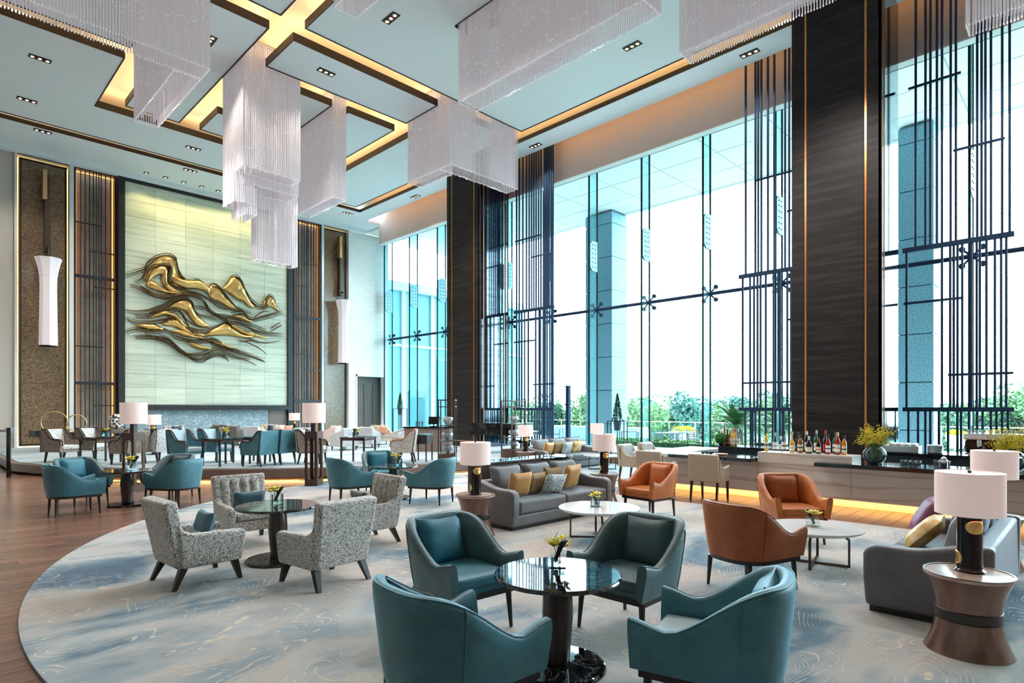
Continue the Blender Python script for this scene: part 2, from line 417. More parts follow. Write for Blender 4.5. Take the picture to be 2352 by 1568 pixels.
def share(proto, parent, loc, name=None, rz=None, scale=None):
    """another piece with the same mesh"""
    c = proto.copy(); COL.objects.link(c); c.parent = parent; c.location = loc
    if rz is not None: c.rotation_euler = (0, 0, rz)
    if scale: c.scale = scale
    return c
def facing(dx, dy): return math.atan2(dy, dx) - PI / 2     # local +Y points this way
def light(name, kind, loc, power, col, parent=None, size=.2, spot=None, rot=None):
    l = bpy.data.lights.new(name, kind); l.energy = power; l.color = col
    if kind == 'POINT': l.shadow_soft_size = size
    if kind == 'SPOT': l.shadow_soft_size = size; l.spot_size = spot; l.spot_blend = .6
    if kind == 'AREA': l.shape = 'RECTANGLE'; l.size, l.size_y = size
    o = bpy.data.objects.new(name, l); COL.objects.link(o); o.location = loc
    if rot: o.rotation_euler = rot
    if parent: o.parent = parent
    return o
# ================================================================== STRUCTURE
ZC = 11.7                       # underside of the ceiling panels
YB = 29.4                       # art wall
XG = 19.6                       # glazing
PC = (13.27, 24.07); PR = 11.54 # raised floor: centre and radius of its curved edge
X0, Y0 = -9.0, -8.0             # far sides of the hall behind the camera
# floor
fl = structure('floor')
MB().box(X0, 16.3, Y0, 29.4, -.3, -.012).build('subfloor', 'sub_floor', fl)
pl = None; random.seed(3)
pb = MB().box(.002, 1.798, .002, .238, -.02, 0.)
def inside_rug(x, y): return all((x + a - 8.5) ** 2 + (y + b_ - 5.6) ** 2 < 7.85 ** 2 for a in (-.9, .9) for b_ in (-.12, .12)) and x < 10.3
n = 0
y = 2.4
row = 0
while y < 21.5:
    x = -.9 + (row % 3) * .6
    while x < 6.6:
        cx_, cy_ = x + .9, y + .12
        inplat = (cx_ - PC[0]) ** 2 + (cy_ - PC[1]) ** 2 < (PR - .8) ** 2
        if not inside_rug(cx_, cy_) and not inplat and n < 300 and not (cx_ > 3.2 and cy_ > 17):
            if pl is None: pl = pb.build('plank', 'floor_wood', fl, loc=(x, y, 0))
            else: share(pl, fl, (x, y, 0))
            n += 1
        x += 1.8
    y += .24; row += 1
rest = MB()
for (a, b_, c, d) in ((X0, -.9, Y0, 29.), (10.2, 16.3, Y0, 13.5), (-.9, 10.2, Y0, 2.4)):
    yy = c
    while yy < d:
        xx = a
        while xx < b_ - .05:
            x2 = min(xx + 1.8, b_)
            rest.box(xx + .004, x2 - .004, yy + .004, min(yy + .236, d), -.02, 0); xx = x2
        yy += .24
rest.build('far_planks', 'floor_wood', fl, kind='stuff')
MB().box(10.6, 16.3, 7.9, 13.2, -.01, .004).build('marble_floor', 'floor_marble', fl)
MB().box(-.9, 1.6, 20.6, 29.3, -.01, .004).build('marble_floor', 'floor_marble', fl)
# big rug: circle cut off straight in front of the bar
pts = []
for i in range(161):
    t = 2 * PI * i / 160
    x, y = 8.5 + 7.9 * math.cos(t), 5.6 + 7.9 * math.sin(t)
    pts.append((x, y))
pts = [(min(x, 10.4), y) for x, y in pts[:-1]]
o = MB().prism(pts, .001, .018).build('rug', 'rug_weave')
tag(o, 'huge round blue grey rug with swirling cream lines under the lounge seating', 'rug')
o = MB().prism([(x, y) for x, y in ((11.2, 8.6), (16.0, 8.6), (16.0, 12.0), (11.2, 12.0))], .005, .018).build('rug', 'carpet_pale')
tag(o, 'pale blue streaked rug under the far sofa beside the windows', 'rug')
# raised platform
pf = structure('trim_1')
arc = []
a0 = math.atan2(21.6 - PC[1], 2.0 - PC[0]); a1 = -PI / 2 + .36
for i in range(61):
    t = (a0 if a0 > 0 else a0 + 2 * PI) + (a1 + 2 * PI - (a0 if a0 > 0 else a0 + 2 * PI)) * i / 60
    arc.append((PC[0] + PR * math.cos(t), PC[1] + PR * math.sin(t)))
poly = arc + [(19.5, arc[-1][1]), (19.5, 29.4), (arc[0][0], 29.4)]
MB().prism(poly, .07, .285).build('fascia_slab', 'platform_stone', pf)
inner = [(PC[0] + (x - PC[0]) * .985, PC[1] + (y - PC[1]) * .985) for x, y in arc]
MB().prism(inner + [(19.5, arc[-1][1] + .2), (19.5, 29.4), (arc[0][0] + .15, 29.4)], .285, .30).build('platform_carpet', 'carpet_pale', pf)
base = [(PC[0] + (x - PC[0]) * .965, PC[1] + (y - PC[1]) * .965) for x, y in arc]
MB().prism(base + [(19.5, arc[-1][1] + .4), (19.5, 29.4), (arc[0][0] + .3, 29.4)], -.01, .07).build('plinth', 'frame_dark', pf)
led = MB(); led.tube([(PC[0] + (x - PC[0]) * .978, PC[1] + (y - PC[1]) * .978, .062) for x, y in arc[4:56]], .008, 4)
led.build('led_strip', 'led_bar', pf)
# raised strip beside the glazing (kerb)
kb = structure('trim_2')
MB().box(16.3, 19.5, Y0, 13.3, -.3, .35).build('kerb', 'platform_stone', kb)
# ------------------------------------------------------------------ ceiling
ce = structure('ceiling')
def panel(x0, x1, y0, y1, mat='ceiling_paint', parent=ce, name='ceiling_panel', t=.2, led=True):
    p = MB().box(x0 + .03, x1 - .03, y0 + .03, y1 - .03, ZC, ZC + t).build(name, mat, parent)
    e = MB()
    for a in ((x0, x1, y0, y0 + .03), (x0, x1, y1 - .03, y1), (x0, x0 + .03, y0 + .03, y1 - .03), (x1 - .03, x1, y0 + .03, y1 - .03)):
        e.box(*a, ZC - .02, ZC + t)
    e.build('edge_band', 'fascia_brown', p)
    if led:
        l = MB(); k = .10
        for a in ((x0 + k, x1 - k, y0 + k, y0 + k + .03), (x0 + k, x1 - k, y1 - k - .03, y1 - k), (x0 + k, x0 + k + .03, y0 + k, y1 - k), (x1 - k - .03, x1 - k, y0 + k, y1 - k)):
            l.box(*a, ZC + t + .001, ZC + t + .003)
        l.build('led_strip', 'led_warm', p)
    return p
PANELS = [(-5., 4.3, 19.6, 26.05), (4.98, 6.6, 15.4, 22.72), (-5., 4.3, 15.4, 18.95), (-5., 6.6, 5., 14.7),
          (7.25, 12.15, 15.42, 17.18), (7.25, 9.73, 17.88, 20.4), (7.25, 9.73, 21.0, 22.75), (10.31, 12.15, 17.88, 22.75)]
def slab(rects, edges, leds):
    m_ = MB()
    for r_ in rects: m_.box(*r_, ZC, ZC + .2)
    p_ = m_.build('ceiling_panel', 'ceiling_paint', ce)
    e = MB()
    for r_ in edges: e.box(*r_, ZC - .02, ZC + .2)
    e.build('edge_band', 'fascia_brown', p_)
    l = MB()
    for r_ in leds: l.box(*r_, ZC + .201, ZC + .203)
    l.build('led_strip', 'led_warm', p_)
for p in PANELS[1:]: panel(*p)
slab([(-5., 4.3, 19.63, 26.05), (4.3, 12.8, 23.43, 26.05), (12.83, 15.42, 15.43, 26.05)],
     [(-5., 4.3, 19.6, 19.63), (4.27, 4.3, 19.63, 23.43), (4.3, 12.8, 23.4, 23.43), (12.8, 12.83, 15.4, 23.43), (12.8, 15.45, 15.4, 15.43), (15.42, 15.45, 15.43, 26.05), (-5., 15.45, 26.05, 26.08)],
     [(-5., 4.2, 19.7, 19.73), (4.17, 4.2, 19.7, 23.5), (4.3, 12.9, 23.5, 23.53), (12.9, 12.93, 15.5, 23.5), (12.9, 15.3, 15.5, 15.53), (15.3, 15.33, 15.5, 25.9), (-5., 15.3, 25.9, 25.93)])
slab([(7.28, 9.95, 1., 14.72), (9.95, 10.65, 11.9, 14.72), (10.65, 12.05, 1., 14.72), (12.05, 12.65, 6.75, 14.72), (12.65, 15.37, 1., 14.72)],
     [(7.25, 7.28, 1., 14.75), (7.28, 15.37, 14.72, 14.75), (15.37, 15.4, 1., 14.75), (9.93, 9.95, 1., 11.9), (10.65, 10.67, 1., 11.9), (9.95, 10.65, 11.9, 11.92), (12.03, 12.05, 1., 6.75), (12.65, 12.67, 1., 6.75), (12.05, 12.65, 6.75, 6.77)],
     [(7.35, 7.38, 1., 14.6), (7.4, 15.2, 14.6, 14.63), (15.25, 15.28, 1., 14.6)])
# perimeter border: window side and art-wall side
def border(x0, x1, y0, y1, edges):
    p = MB().box(x0, x1, y0, y1, ZC, ZC + .12).build('ceiling_panel', 'ceiling_perimeter', ce)
    e = MB()
    for a in edges: e.box(*a, ZC - .02, ZC + .12)
    e.build('edge_band', 'fascia_brown', p)
border(16.0, 17.0, Y0, 29.4, [(15.97, 16.0, Y0, 26.57)])
border(X0, 16.0, 26.6, 29.4, [(X0, 16.0, 26.57, 26.6)])
border(17.0, 19.5, 27.7, 29.4, [])
b2 = MB(); b2.box(16.1, 16.13, Y0, 26.3, ZC + .122, ZC + .124); b2.build('led_strip', 'led_warm', ce)
b2 = MB(); b2.box(X0, 15.6, 26.7, 26.73, ZC + .122, ZC + .124); b2.build('led_strip', 'led_warm', ce)
MB().box(X0, 17.0, Y0, 29.4, 12.35, 12.5).build('cove_soffit', 'cove_paint', ce)
MB().box(17.0, 20.2, Y0, 27.7, 12.6, 12.7).build('slot_soffit', 'bulkhead_paint', ce)
MB().box(16.96, 17.0, Y0, 27.7, ZC + .2, 12.7).build('slot_side', 'bulkhead_paint', ce)
# cornice over the art wall
cn = structure('trim_3')
MB().box(X0, 17.9, 29.0, 29.4, 11.52, ZC).build('cornice', 'ceiling_perimeter', cn)
# bulkhead over the glazing
bh = structure('wall_window_head')
MB().box(17.84, 18.05, Y0, 27.7, 10.66, 12.6).build('bulkhead', 'bulkhead_paint', bh)
MB().box(17.84, 18.05, 27.7, 27.75, 10.66, 12.6).build('end_trim', 'ceiling_perimeter', bh)
MB().box(17.80, 18.1, Y0, 27.76, 10.62, 10.66).build('bulkhead_lip', 'white_paint', bh)
MB().box(17.05, 17.09, Y0, 27.5, 12.3, 12.33).build('led_strip', 'led_slot', bh)
MB().box(18.05, 19.9, Y0, 29.4, 11.62, 11.75).build('head_soffit', 'white_paint', bh)
# ------------------------------------------------------------------ art wall
wb_ = structure('wall_back')
MB().box(X0, 19.55, YB + .45, YB + .7, -.3, 12.6).build('wall_core', 'wall_paint_warm', wb_)
MB().box(X0, 2.82, YB, YB + .45, .0, 11.6).build('wall_panel', 'wall_paint_warm', wb_)
MB().box(16.98, 17.50, YB, YB + .45, .3, 11.6).build('wall_panel', 'wall_silk', wb_)
MB().box(17.50, 19.30, YB, YB + .45, 3.62, 11.6).build('wall_panel', 'wall_silk', wb_)
MB().box(19.30, 19.55, YB, YB + .45, .3, 11.6).build('wall_panel', 'wall_silk', wb_)
tr = MB()                                            # pale upright frames round the two bronze niches
for a in ((2.82, 2.9), (4.52, 4.66), (15.36, 15.48), (16.93, 16.98)): tr.box(a[0], a[1], YB - .1, YB + .45, .3, 11.6)
for a in ((2.9, 4.52), (15.48, 16.93)): tr.box(a[0], a[1], YB - .1, YB + .45, 11.52, 11.6)
tr.build('niche_frame', 'frame_light', wb_)
for (a, b_) in ((2.98, 4.46), (15.54, 16.88)):
    z = .42; k = 0
    hs = [2.36, 2.2, 2.2, 2.2, 2.0]
    for h in hs:
        MB().box(a + .06, b_ - .06, YB + .12, YB + .16, z + .006, z + h - .006).build('bronze_tile', 'bronze_stone', wb_); z += h
    fr = MB(); fr.box(a, b_, YB + .16, YB + .2, .38, 11.44)
    for q in (a, b_ - .06): fr.box(q, q + .06, YB + .08, YB + .2, .38, 11.44)
    fr.box(a, b_, YB + .08, YB + .2, 11.38, 11.44); fr.box(a, b_, YB + .08, YB + .2, .36, .42)
    fr.build('tile_frame', 'frame_dark', wb_)
    l = MB()
    for q in (a - .055, b_ + .015): l.box(q, q + .04, YB + .3, YB + .34, .34, 11.45)
    l.box(a, b_, YB + .3, YB + .34, 11.46, 11.5); l.box(a, b_, YB + .3, YB + .34, .31, .34)
    l.build('led_strip', 'led_niche', wb_)
# dark metal screens in lit recesses
def wall_screen(xa, xb, xs, shorts, heavies, label):
    t = thing('metal_screen', label, 'screen', ((xa + xb) / 2, YB, .3), 0, 'metal screens on the art wall')
    cx_ = (xa + xb) / 2
    fr = MB()
    for q in (xa - .06 - cx_, xb - cx_): fr.box(q, q + .06, -.05, .2, 0, 11.3)
    fr.box(xa - cx_, xb - cx_, -.05, .2, 11.18, 11.3); fr.build('frame', 'frame_dark', t)
    p0 = None
    for x in xs:
        if p0 is None: p0 = MB().box(-.015, .015, -.03, .03, 0, 11.18).build('rod', 'frame_dark', t, loc=(x - cx_, 0, 0))
        else: share(p0, t, (x - cx_, 0, 0))
    for (u, w, z) in shorts: MB().box(u - cx_, w - cx_, -.06, -.02, z - .3, z - .25).build('short_bar', 'frame_dark', t)
    for z in heavies: MB().box(xa - cx_, xb - cx_, -.07, -.01, z - .35, z - .23).build('cross_bar', 'frame_dark', t)
    l = MB()
    for q in (xa + .015 - cx_, xb - .045 - cx_): l.box(q, q + .03, .2, .23, .1, 11.15)
    l.box(xa - cx_, xb - cx_, .2, .23, 11.12, 11.15); l.build('led_strip', 'led_amber', t)
    return t
MB().box(4.66, 6.16, YB + .33, YB + .45, .3, 11.6).build('screen_backing', 'niche_back', wb_)
MB().box(13.72, 15.36, YB + .33, YB + .45, .3, 11.6).build('screen_backing', 'niche_back', wb_)
wall_screen(4.74, 6.06, [4.9, 5.05, 5.2, 5.33, 5.43, 5.52, 5.6, 5.75, 5.93],
            [(4.74, 5.6, 9.3), (5.25, 6.06, 8.2), (5.33, 6.06, 6.75), (4.74, 5.65, 4.3), (5.33, 6.06, 1.9)], [7.15, 2.82],
            'dark metal rod screen in amber lit recess left of the gold wall sculpture')
wall_screen(13.9, 15.26, [14.0, 14.12, 14.3, 14.42, 14.55, 14.63, 14.8, 14.95, 15.1],
            [(14.4, 15.26, 9.3), (13.9, 14.7, 8.1), (13.9, 14.7, 4.6), (14.4, 15.26, 3.8)], [6.5, 2.2],
            'dark metal rod screen in amber lit recess right of the gold wall sculpture')
# art panel: travertine slabs in a dark frame
o = MB(); o.box(6.16, 6.40, YB - .22, YB + .45, .3, 11.6); o.box(13.46, 13.72, YB - .22, YB + .45, .3, 11.6)
o.box(6.40, 13.46, YB - .22, YB + .45, 11.4, 11.6); o.build('art_frame', 'frame_dark', wb_)
MB().box(6.40, 13.46, YB - .10, YB + .45, 1.9, 11.42).build('slab_backing', 'niche_back', wb_)
xs = [6.41, 7.55, 8.75, 9.93, 11.14, 12.3, 13.45]; zs = [1.98] + [1.98 + .7244 * k for k in range(1, 14)]
random.seed(11)
for i in range(6):
    for k in range(13):
        MB().box(xs[i] + .004, xs[i + 1] - .004, YB - .125 - random.random() * .006, YB - .095, zs[k] + .004, zs[k + 1] - .004).build('stone_slab', 'silver_travertine', wb_)
MB().box(6.40, 13.60, YB - .45, YB + .1, 1.74, 1.95).build('ledge', 'frame_dark', wb_)
MB().box(6.40, 13.46, YB - .02, YB + .4, .3, 1.74).build('fire_surround', 'fire_surround', wb_)
MB().box(12.55, 13.40, YB - .05, YB - .02, .3, 1.74).build('fire_cheek', 'platform_stone', wb_)
MB().box(12.3, 12.9, YB - .12, YB - .1, .36, .40).build('led_strip', 'led_amber', wb_)
MB().box(6.45, 13.4, YB - .02, YB + .02, 11.36, 11.39).build('led_strip', 'led_warm', wb_)
# doorway at the right end
d1 = structure('door_1')
MB().box(17.50, 19.30, YB + .36, YB + .42, .3, 3.62).build('door_back', 'door_wood', d1)
dp = None
for (a, b_) in ((17.58, 18.1), (18.14, 18.66), (18.70, 19.22)):
    MB().box(a, b_, YB + .31, YB + .36, .35, 3.2).build('door_panel', 'door_wood', d1)
f = MB(); f.box(17.44, 17.52, YB - .02, YB + .4, .3, 3.7); f.box(19.26, 19.34, YB - .02, YB + .4, .3, 3.7); f.box(17.44, 19.34, YB - .02, YB + .4, 3.6, 3.7)
f.build('door_frame', 'frame_light', d1)
# unseen sides of the hall
MB().box(X0 - .2, X0, Y0, 29.8, -.3, 12.6).build('wall_left', 'wall_paint_warm')['kind'] = 'structure'
MB().box(X0, 19.7, Y0 - .2, Y0, -.3, 12.6).build('wall_front', 'wall_paint_warm')['kind'] = 'structure'
# ------------------------------------------------------------------ columns
def column(ya, yb, label):
    xa, xb = 15.5, 17.12
    t = structure('wall_column', (0, 0, 0))
    MB().box(xa + .06, xb, ya + .06, yb, 0., 12.3).build('core', 'frame_dark', t)
    w = yb - ya
    for (u, v_) in ((0, .30), (.36, w - .36), (w - .30, w)):
        k = 0 if u == .36 else .02
        MB().box(xa + k, xa + .07, ya + u, ya + v_, .0 if k else .55, 12.3).build('veneer_panel', 'column_veneer', t, bevel=.004)
    MB().box(xa + .03, xa + .07, ya + .3, yb - .3, 0., .5).build('base_panel', 'column_veneer', t)
    for u in (.30, w - .36): MB().box(xa + .01, xa + .08, ya + u + .008, ya + u + .052, .5, 12.3).build('copper_strip', 'copper', t)
    MB().box(xa + .005, xa + .08, ya + .3, yb - .3, .5, .54).build('copper_strip', 'copper', t)
    d = xb - xa
    for (u, v_) in ((0.02, .22), (.28, d - .28), (d - .22, d)):
        MB().box(xa + u, xa + v_, ya + (.0 if u == .28 else .02), ya + .07, .5, 12.3).build('polished_panel', 'column_polished', t)
    MB().box(xa + .02, xb, ya + .02, ya + .07, 0, .5).build('base_panel', 'column_polished', t)
    for u in (.22, d - .28): MB().box(xa + u + .008, xa + u + .052, ya + .01, ya + .08, .5, 12.3).build('copper_strip', 'copper', t)
    return t
column(17.1, 19.1, '')
column(3.54, 5.51, '')
# ------------------------------------------------------------------ glazing
gw = structure('window_1')
fy = [7.24 + 2.42 * k for k in range(-5, 10)]
fy = [y for y in fy if y < 29.2]
edges = [Y0] + fy + [29.4]
ZT = 5.77
ppane = None
for i in range(len(edges) - 1):
    a, b_ = edges[i], edges[i + 1]
    for (z0, z1) in ((.35, ZT), (ZT, 11.45)):
        MB().box(XG - .01, XG + .01, a + .012, b_ - .012, z0 + .012, z1 - .012).build('pane', 'pane_glass', gw)
MB().box(XG - .1, XG + .1, Y0, 29.4, 11.45, 11.62).build('head_rail', 'outer_trim', gw)
MB().box(XG - .06, XG + .06, Y0, 29.4, 11.36, 11.44).build('head_rail', 'fin_edge', gw)
MB().box(XG - .06, XG + .06, Y0, 29.4, .3, .36).build('sill_rail', 'steel', gw)
g2 = MB(); g2.cyl((XG - .1, Y0, ZT), (XG - .1, 29.35, ZT), .062, n=10); g2.build('transom_tube', 'screen_metal', gw)
finp = None
for y in fy:
    loc = (XG - .56, y, .35)
    if finp is None:
        f = MB().box(0, .52, -.014, .014, 0, 11.15).build('glass_fin', 'fin_glass', gw, loc=loc)
        e = MB(); e.box(-.03, .012, -.028, .028, 0, 11.15); e.build('fin_edge', 'fin_edge', f)
        e = MB(); e.box(.50, .54, -.028, .028, 0, 11.15); e.build('fin_edge', 'fin_edge', f)
        s = MB(); poly = [(.03, 7.1), (.18, 6.95), (.50, 6.95), (.50, 8.15), (.18, 8.15), (.03, 8.0)]
        M = Matrix(((1, 0, 0, 0), (0, 0, 1, 0), (0, 1, 0, 0), (0, 0, 0, 1)))
        s.prism(poly, -.03, -.014, M); s.prism(poly, .014, .03, M); s.build('splice_plate', 'fin_plate', f)
        bl = MB()
        for bz in (7.12, 7.3, 7.48, 7.66, 7.84, 8.0):
            for bx in (.2, .38): bl.cyl((bx, -.05, bz), (bx, .05, bz), .02, n=8)
        bl.build('bolts', 'black_metal', f)
        sp = MB()
        for dy in (-1, 1):
            for dz in (-1, 1):
                sp.cyl((.46, 0, ZT - .35), (.50, dy * .22, ZT - .35 + dz * .22), .035, .025, n=8)
                sp.cyl((.46, dy * .22, ZT - .35 + dz * .22), (.54, dy * .22, ZT - .35 + dz * .22), .075, n=12)
        sp.ball((.46, 0, ZT - .35), .075, 8, 6); sp.build('spider_fitting', 'screen_metal', f)
        finp = f
    else:
        c = copy_tree(finp, gw); c.location = loc
# ------------------------------------------------------------------ rod screens beside the columns
def rod_screen(ya, yb, rods_top, rods_mid, rods_low, shorts, label):
    X = 17.42
    t = thing('rod_screen', label, 'screen', (X, (ya + yb) / 2, .35), 0, 'tall metal rod screens at the windows')
    c0 = (ya + yb) / 2
    protos = {}
    for key, rods, z0, z1 in (('t', rods_top, 5.72, 12.4), ('m', rods_mid, 1.78, 5.72), ('l', rods_low, .35, 1.78)):
        for y in rods:
            if key not in protos: protos[key] = MB().box(-.028, .028, -.023, .023, z0 - .35, z1 - .35).build('rod', 'screen_metal', t, loc=(0, y - c0, 0))
            else: share(protos[key], t, (0, y - c0, 0))
    for z, h in ((5.72, .055), (1.78, .05)):
        MB().box(-.05, .05, ya - c0, yb - c0, z - h - .35, z + h - .35).build('cross_bar', 'screen_metal', t)
    for (u, v_, z) in shorts: MB().box(-.045, -.02, u - c0, v_ - c0, z - .03 - .35, z + .03 - .35).build('short_bar', 'screen_metal', t)
    return t
def mir(rods, ca, cb): return [ca - (r - cb) for r in rods]
A_t = [7.49, 7.2, 7.12, 7.03, 6.84, 6.66, 6.36, 6.25, 5.9, 5.7]
A_m = [7.58, 7.36, 7.24, 7.14, 7.05, 6.9, 6.68, 6.55, 6.5, 6.3, 6.2, 6.05, 5.8]
A_l = [7.5, 7.34, 7.28, 7.2, 7.08, 6.9, 6.7, 6.5, 6.4, 6.25, 6.0, 5.75]
rod_screen(5.53, 7.69, A_t, A_m, A_l, [(5.53, 7.22, 8.45), (5.53, 6.3, 7.35), (5.53, 6.3, 4.3), (5.9, 7.6, 2.55)],
           'dark metal rod screen just left of the dark column behind the bar')
B_t = [3.25, 3.05, 2.95, 2.82, 2.72, 2.55, 2.45, 2.05, 1.97, 1.9, 1.8, 1.6, 1.47]
B_m = [3.44, 2.72, 2.56, 2.49, 2.42, 2.33, 2.16, 2.06, 2.0, 1.88, 1.73, 1.62, 1.53]
B_l = [3.4, 3.2, 3.05, 2.95, 2.78, 2.6, 2.42, 2.35, 2.2, 2.05, 1.95, 1.8, 1.7, 1.6, 1.5]
rod_screen(1.39, 3.52, B_t, B_m, B_l, [(2.35, 3.4, 9.7), (1.55, 2.5, 7.9), (2.3, 3.5, 4.4), (1.4, 2.6, 2.6)],
           'dark metal rod screen right of the dark column at the right edge of the bar')
C_t = [y + 9.45 for y in B_t] + [17.05]
C_t = [15.0, 15.1, 15.2, 15.28, 15.36, 15.44, 15.62, 15.75, 15.88, 16.0, 16.12, 16.25, 16.4, 16.6, 16.8, 16.95]
C_m = [15.0, 15.06, 15.16, 15.3, 15.4, 15.5, 15.65, 15.72, 15.9, 16.3, 16.5, 16.66, 16.8, 16.95]
C_l = [15.0, 15.1, 15.2, 15.3, 15.42, 15.55, 15.7, 15.82, 15.95, 16.1, 16.3, 16.5, 16.7]
rod_screen(14.96, 17.08, C_t, C_m, C_l, [(15.6, 17.0, 8.6), (14.96, 16.1, 7.8), (15.9, 17.08, 4.5), (14.9, 16.0, 2.75)],
           'dark metal rod screen right of the far dark column behind the piano')
# ================================================================== FURNITURE PROTOTYPES
def smoothstep(a, b_, x):
    t = max(0., min(1., (x - a) / (b_ - a))); return t * t * (3 - 2 * t)
def u_path(w, f, b_, n=12, e=.76):
    P = []
    for i in range(6): P.append((w, f - f * i / 6))
    for i in range(n * 2 + 1):
        a = PI * i / (2 * n); c, s_ = math.cos(a), math.sin(a)
        P.append((w * math.copysign(abs(c) ** e, c), -b_ * abs(s_) ** e))
    for i in range(6): P.append((-w, f * (i + 1) / 6))
    return P
def tub_chair(name, label, loc, rz, shell, seat, pillow, group, hb=.865, ha=.60):
    """barrel armchair: S-curved shell, loose seat and back cushions, dark rail and tapered legs"""
    t = thing(name, label, 'chair', loc, rz, group)
    P = u_path(.385, .40, .40); n = len(P)
    N = []
    for i in range(n):
        a = Vector(P[max(i - 1, 0)]); b_ = Vector(P[min(i + 1, n - 1)]); d = (b_ - a).normalized(); N.append((d.y, -d.x))
    cc = [(-N[i][0], -N[i][1]) for i in range(n)]
    # outward normal: away from the inside of the U
    for i in range(n):
        if Vector(cc[i]).dot(Vector((P[i][0], P[i][1] + .05))) < 0: cc[i] = (-cc[i][0], -cc[i][1])
    vs = []; fs = []
    def top(y): return ha - .035 + .06 * smoothstep(.14, .42, y) + (hb - ha + .035) * smoothstep(.24, -.36, y) ** .95
    K = 0
    rimpts = []
    for i in range(n):
        x, y = P[i]; nx, ny = cc[i]; h = top(y)
        ring = [(.0, .335), (.012, .45), (.02, h - .10), (.018, h - .03), (.004, h - .006), (-.02, h), (-.048, h - .004), (-.064, h - .03), (-.07, h - .12), (-.075, .36)]
        K = len(ring)
        for (o_, z) in ring:
            k = .86 + .14 * (z - .335) / (hb - .335); ky = .9 + .1 * (z - .335) / (hb - .335)
            vs.append(((x + nx * o_) * k, (y + ny * o_) * (ky if y < 0 else .98 + .02 * ky), z))
    for i in range(n - 1):
        for j in range(K):
            a, b_ = i * K + j, i * K + (j + 1) % K
            fs.append((a, b_, b_ + K, a + K))
    fs += [tuple(range(K - 1, -1, -1)), tuple((n - 1) * K + j for j in range(K))]
    mb = MB(); mb.add(vs, fs); sh = mb.build('shell', shell, t); smooth_by_angle(sh, 1.0)
    # welted seams where side meets back, and along the rim
    for sgn in (1, -1):
        i = 9 if sgn > 0 else n - 10
        pts = [Vector(vs[i * K + j]) + Vector((cc[i][0], cc[i][1], 0)) * .003 for j in (0, 1, 2, 3, 4)]
        MB().tube(pts, .0035, 4).build('seam', shell, sh)
    MB().tube([Vector(vs[i * K + 4]) for i in range(n)], .0055, 5).build('piping', shell, sh)
    # seat deck + apron + cushion
    ip = [(x * .80, y * .86) for x, y in u_path(.385, .40, .40)]
    ip = [(x * .93, min(y, .37)) for x, y in ip]
    MB().prism(ip, .335, .385).build('seat_deck', seat, t)
    c = MB().prism([(x * .97, y * .95 + (.035 if y > 0 else 0)) for x, y in ip], .387, .475).build('seat_cushion', seat, t, bevel=.03, seg=3); smooth_by_angle(c, 1.2)
    if pillow:
        p = MB(); p.pillow(.45, .42, .15, T(0, -.245, .645, .20)); q = p.build('back_cushion', pillow, t); q.data.shade_smooth()
        # piping round the pillow
        M = T(0, -.245, .645, .20)
        ed = []
        for (u, v_) in [(-1 + 2 * k / 8, -1) for k in range(9)] + [(1, -1 + 2 * k / 8) for k in range(1, 9)] + [(1 - 2 * k / 8, 1) for k in range(1, 9)] + [(-1, 1 - 2 * k / 8) for k in range(1, 8)]:
            ed.append(M @ Vector((u * .23 * (1 - .05 * (1 - v_ * v_)), 0, v_ * .22 * (1 - .05 * (1 - u * u)))))
        MB().tube(ed, .005, 4, closed=True).build('piping', pillow, q)
    base = [(x * .845, y * .88) for x, y in u_path(.385, .40, .40)]
    MB().prism(base, .295, .337).build('base_rail', 'dark_wood', t)
    for (x, y) in ((.28, .31), (-.28, .31), (.24, -.27), (-.24, -.27)):
        MB().cyl((x, y, .30), (x * 1.06, y * 1.06, 0), .026, .014, n=8).build('leg', 'dark_wood', t)
    return t
def tapered_leg(mb, x0, y0, z0, x1, y1, a0, a1):
    vs = [(x0 - a0, y0 - a0, z0), (x0 + a0, y0 - a0, z0), (x0 + a0, y0 + a0, z0), (x0 - a0, y0 + a0, z0),
          (x1 - a1, y1 - a1, 0), (x1 + a1, y1 - a1, 0), (x1 + a1, y1 + a1, 0), (x1 - a1, y1 + a1, 0)]
    return mb.add(vs, [(0, 1, 2, 3), (7, 6, 5, 4), (0, 4, 5, 1), (1, 5, 6, 2), (2, 6, 7, 3), (3, 7, 4, 0)])
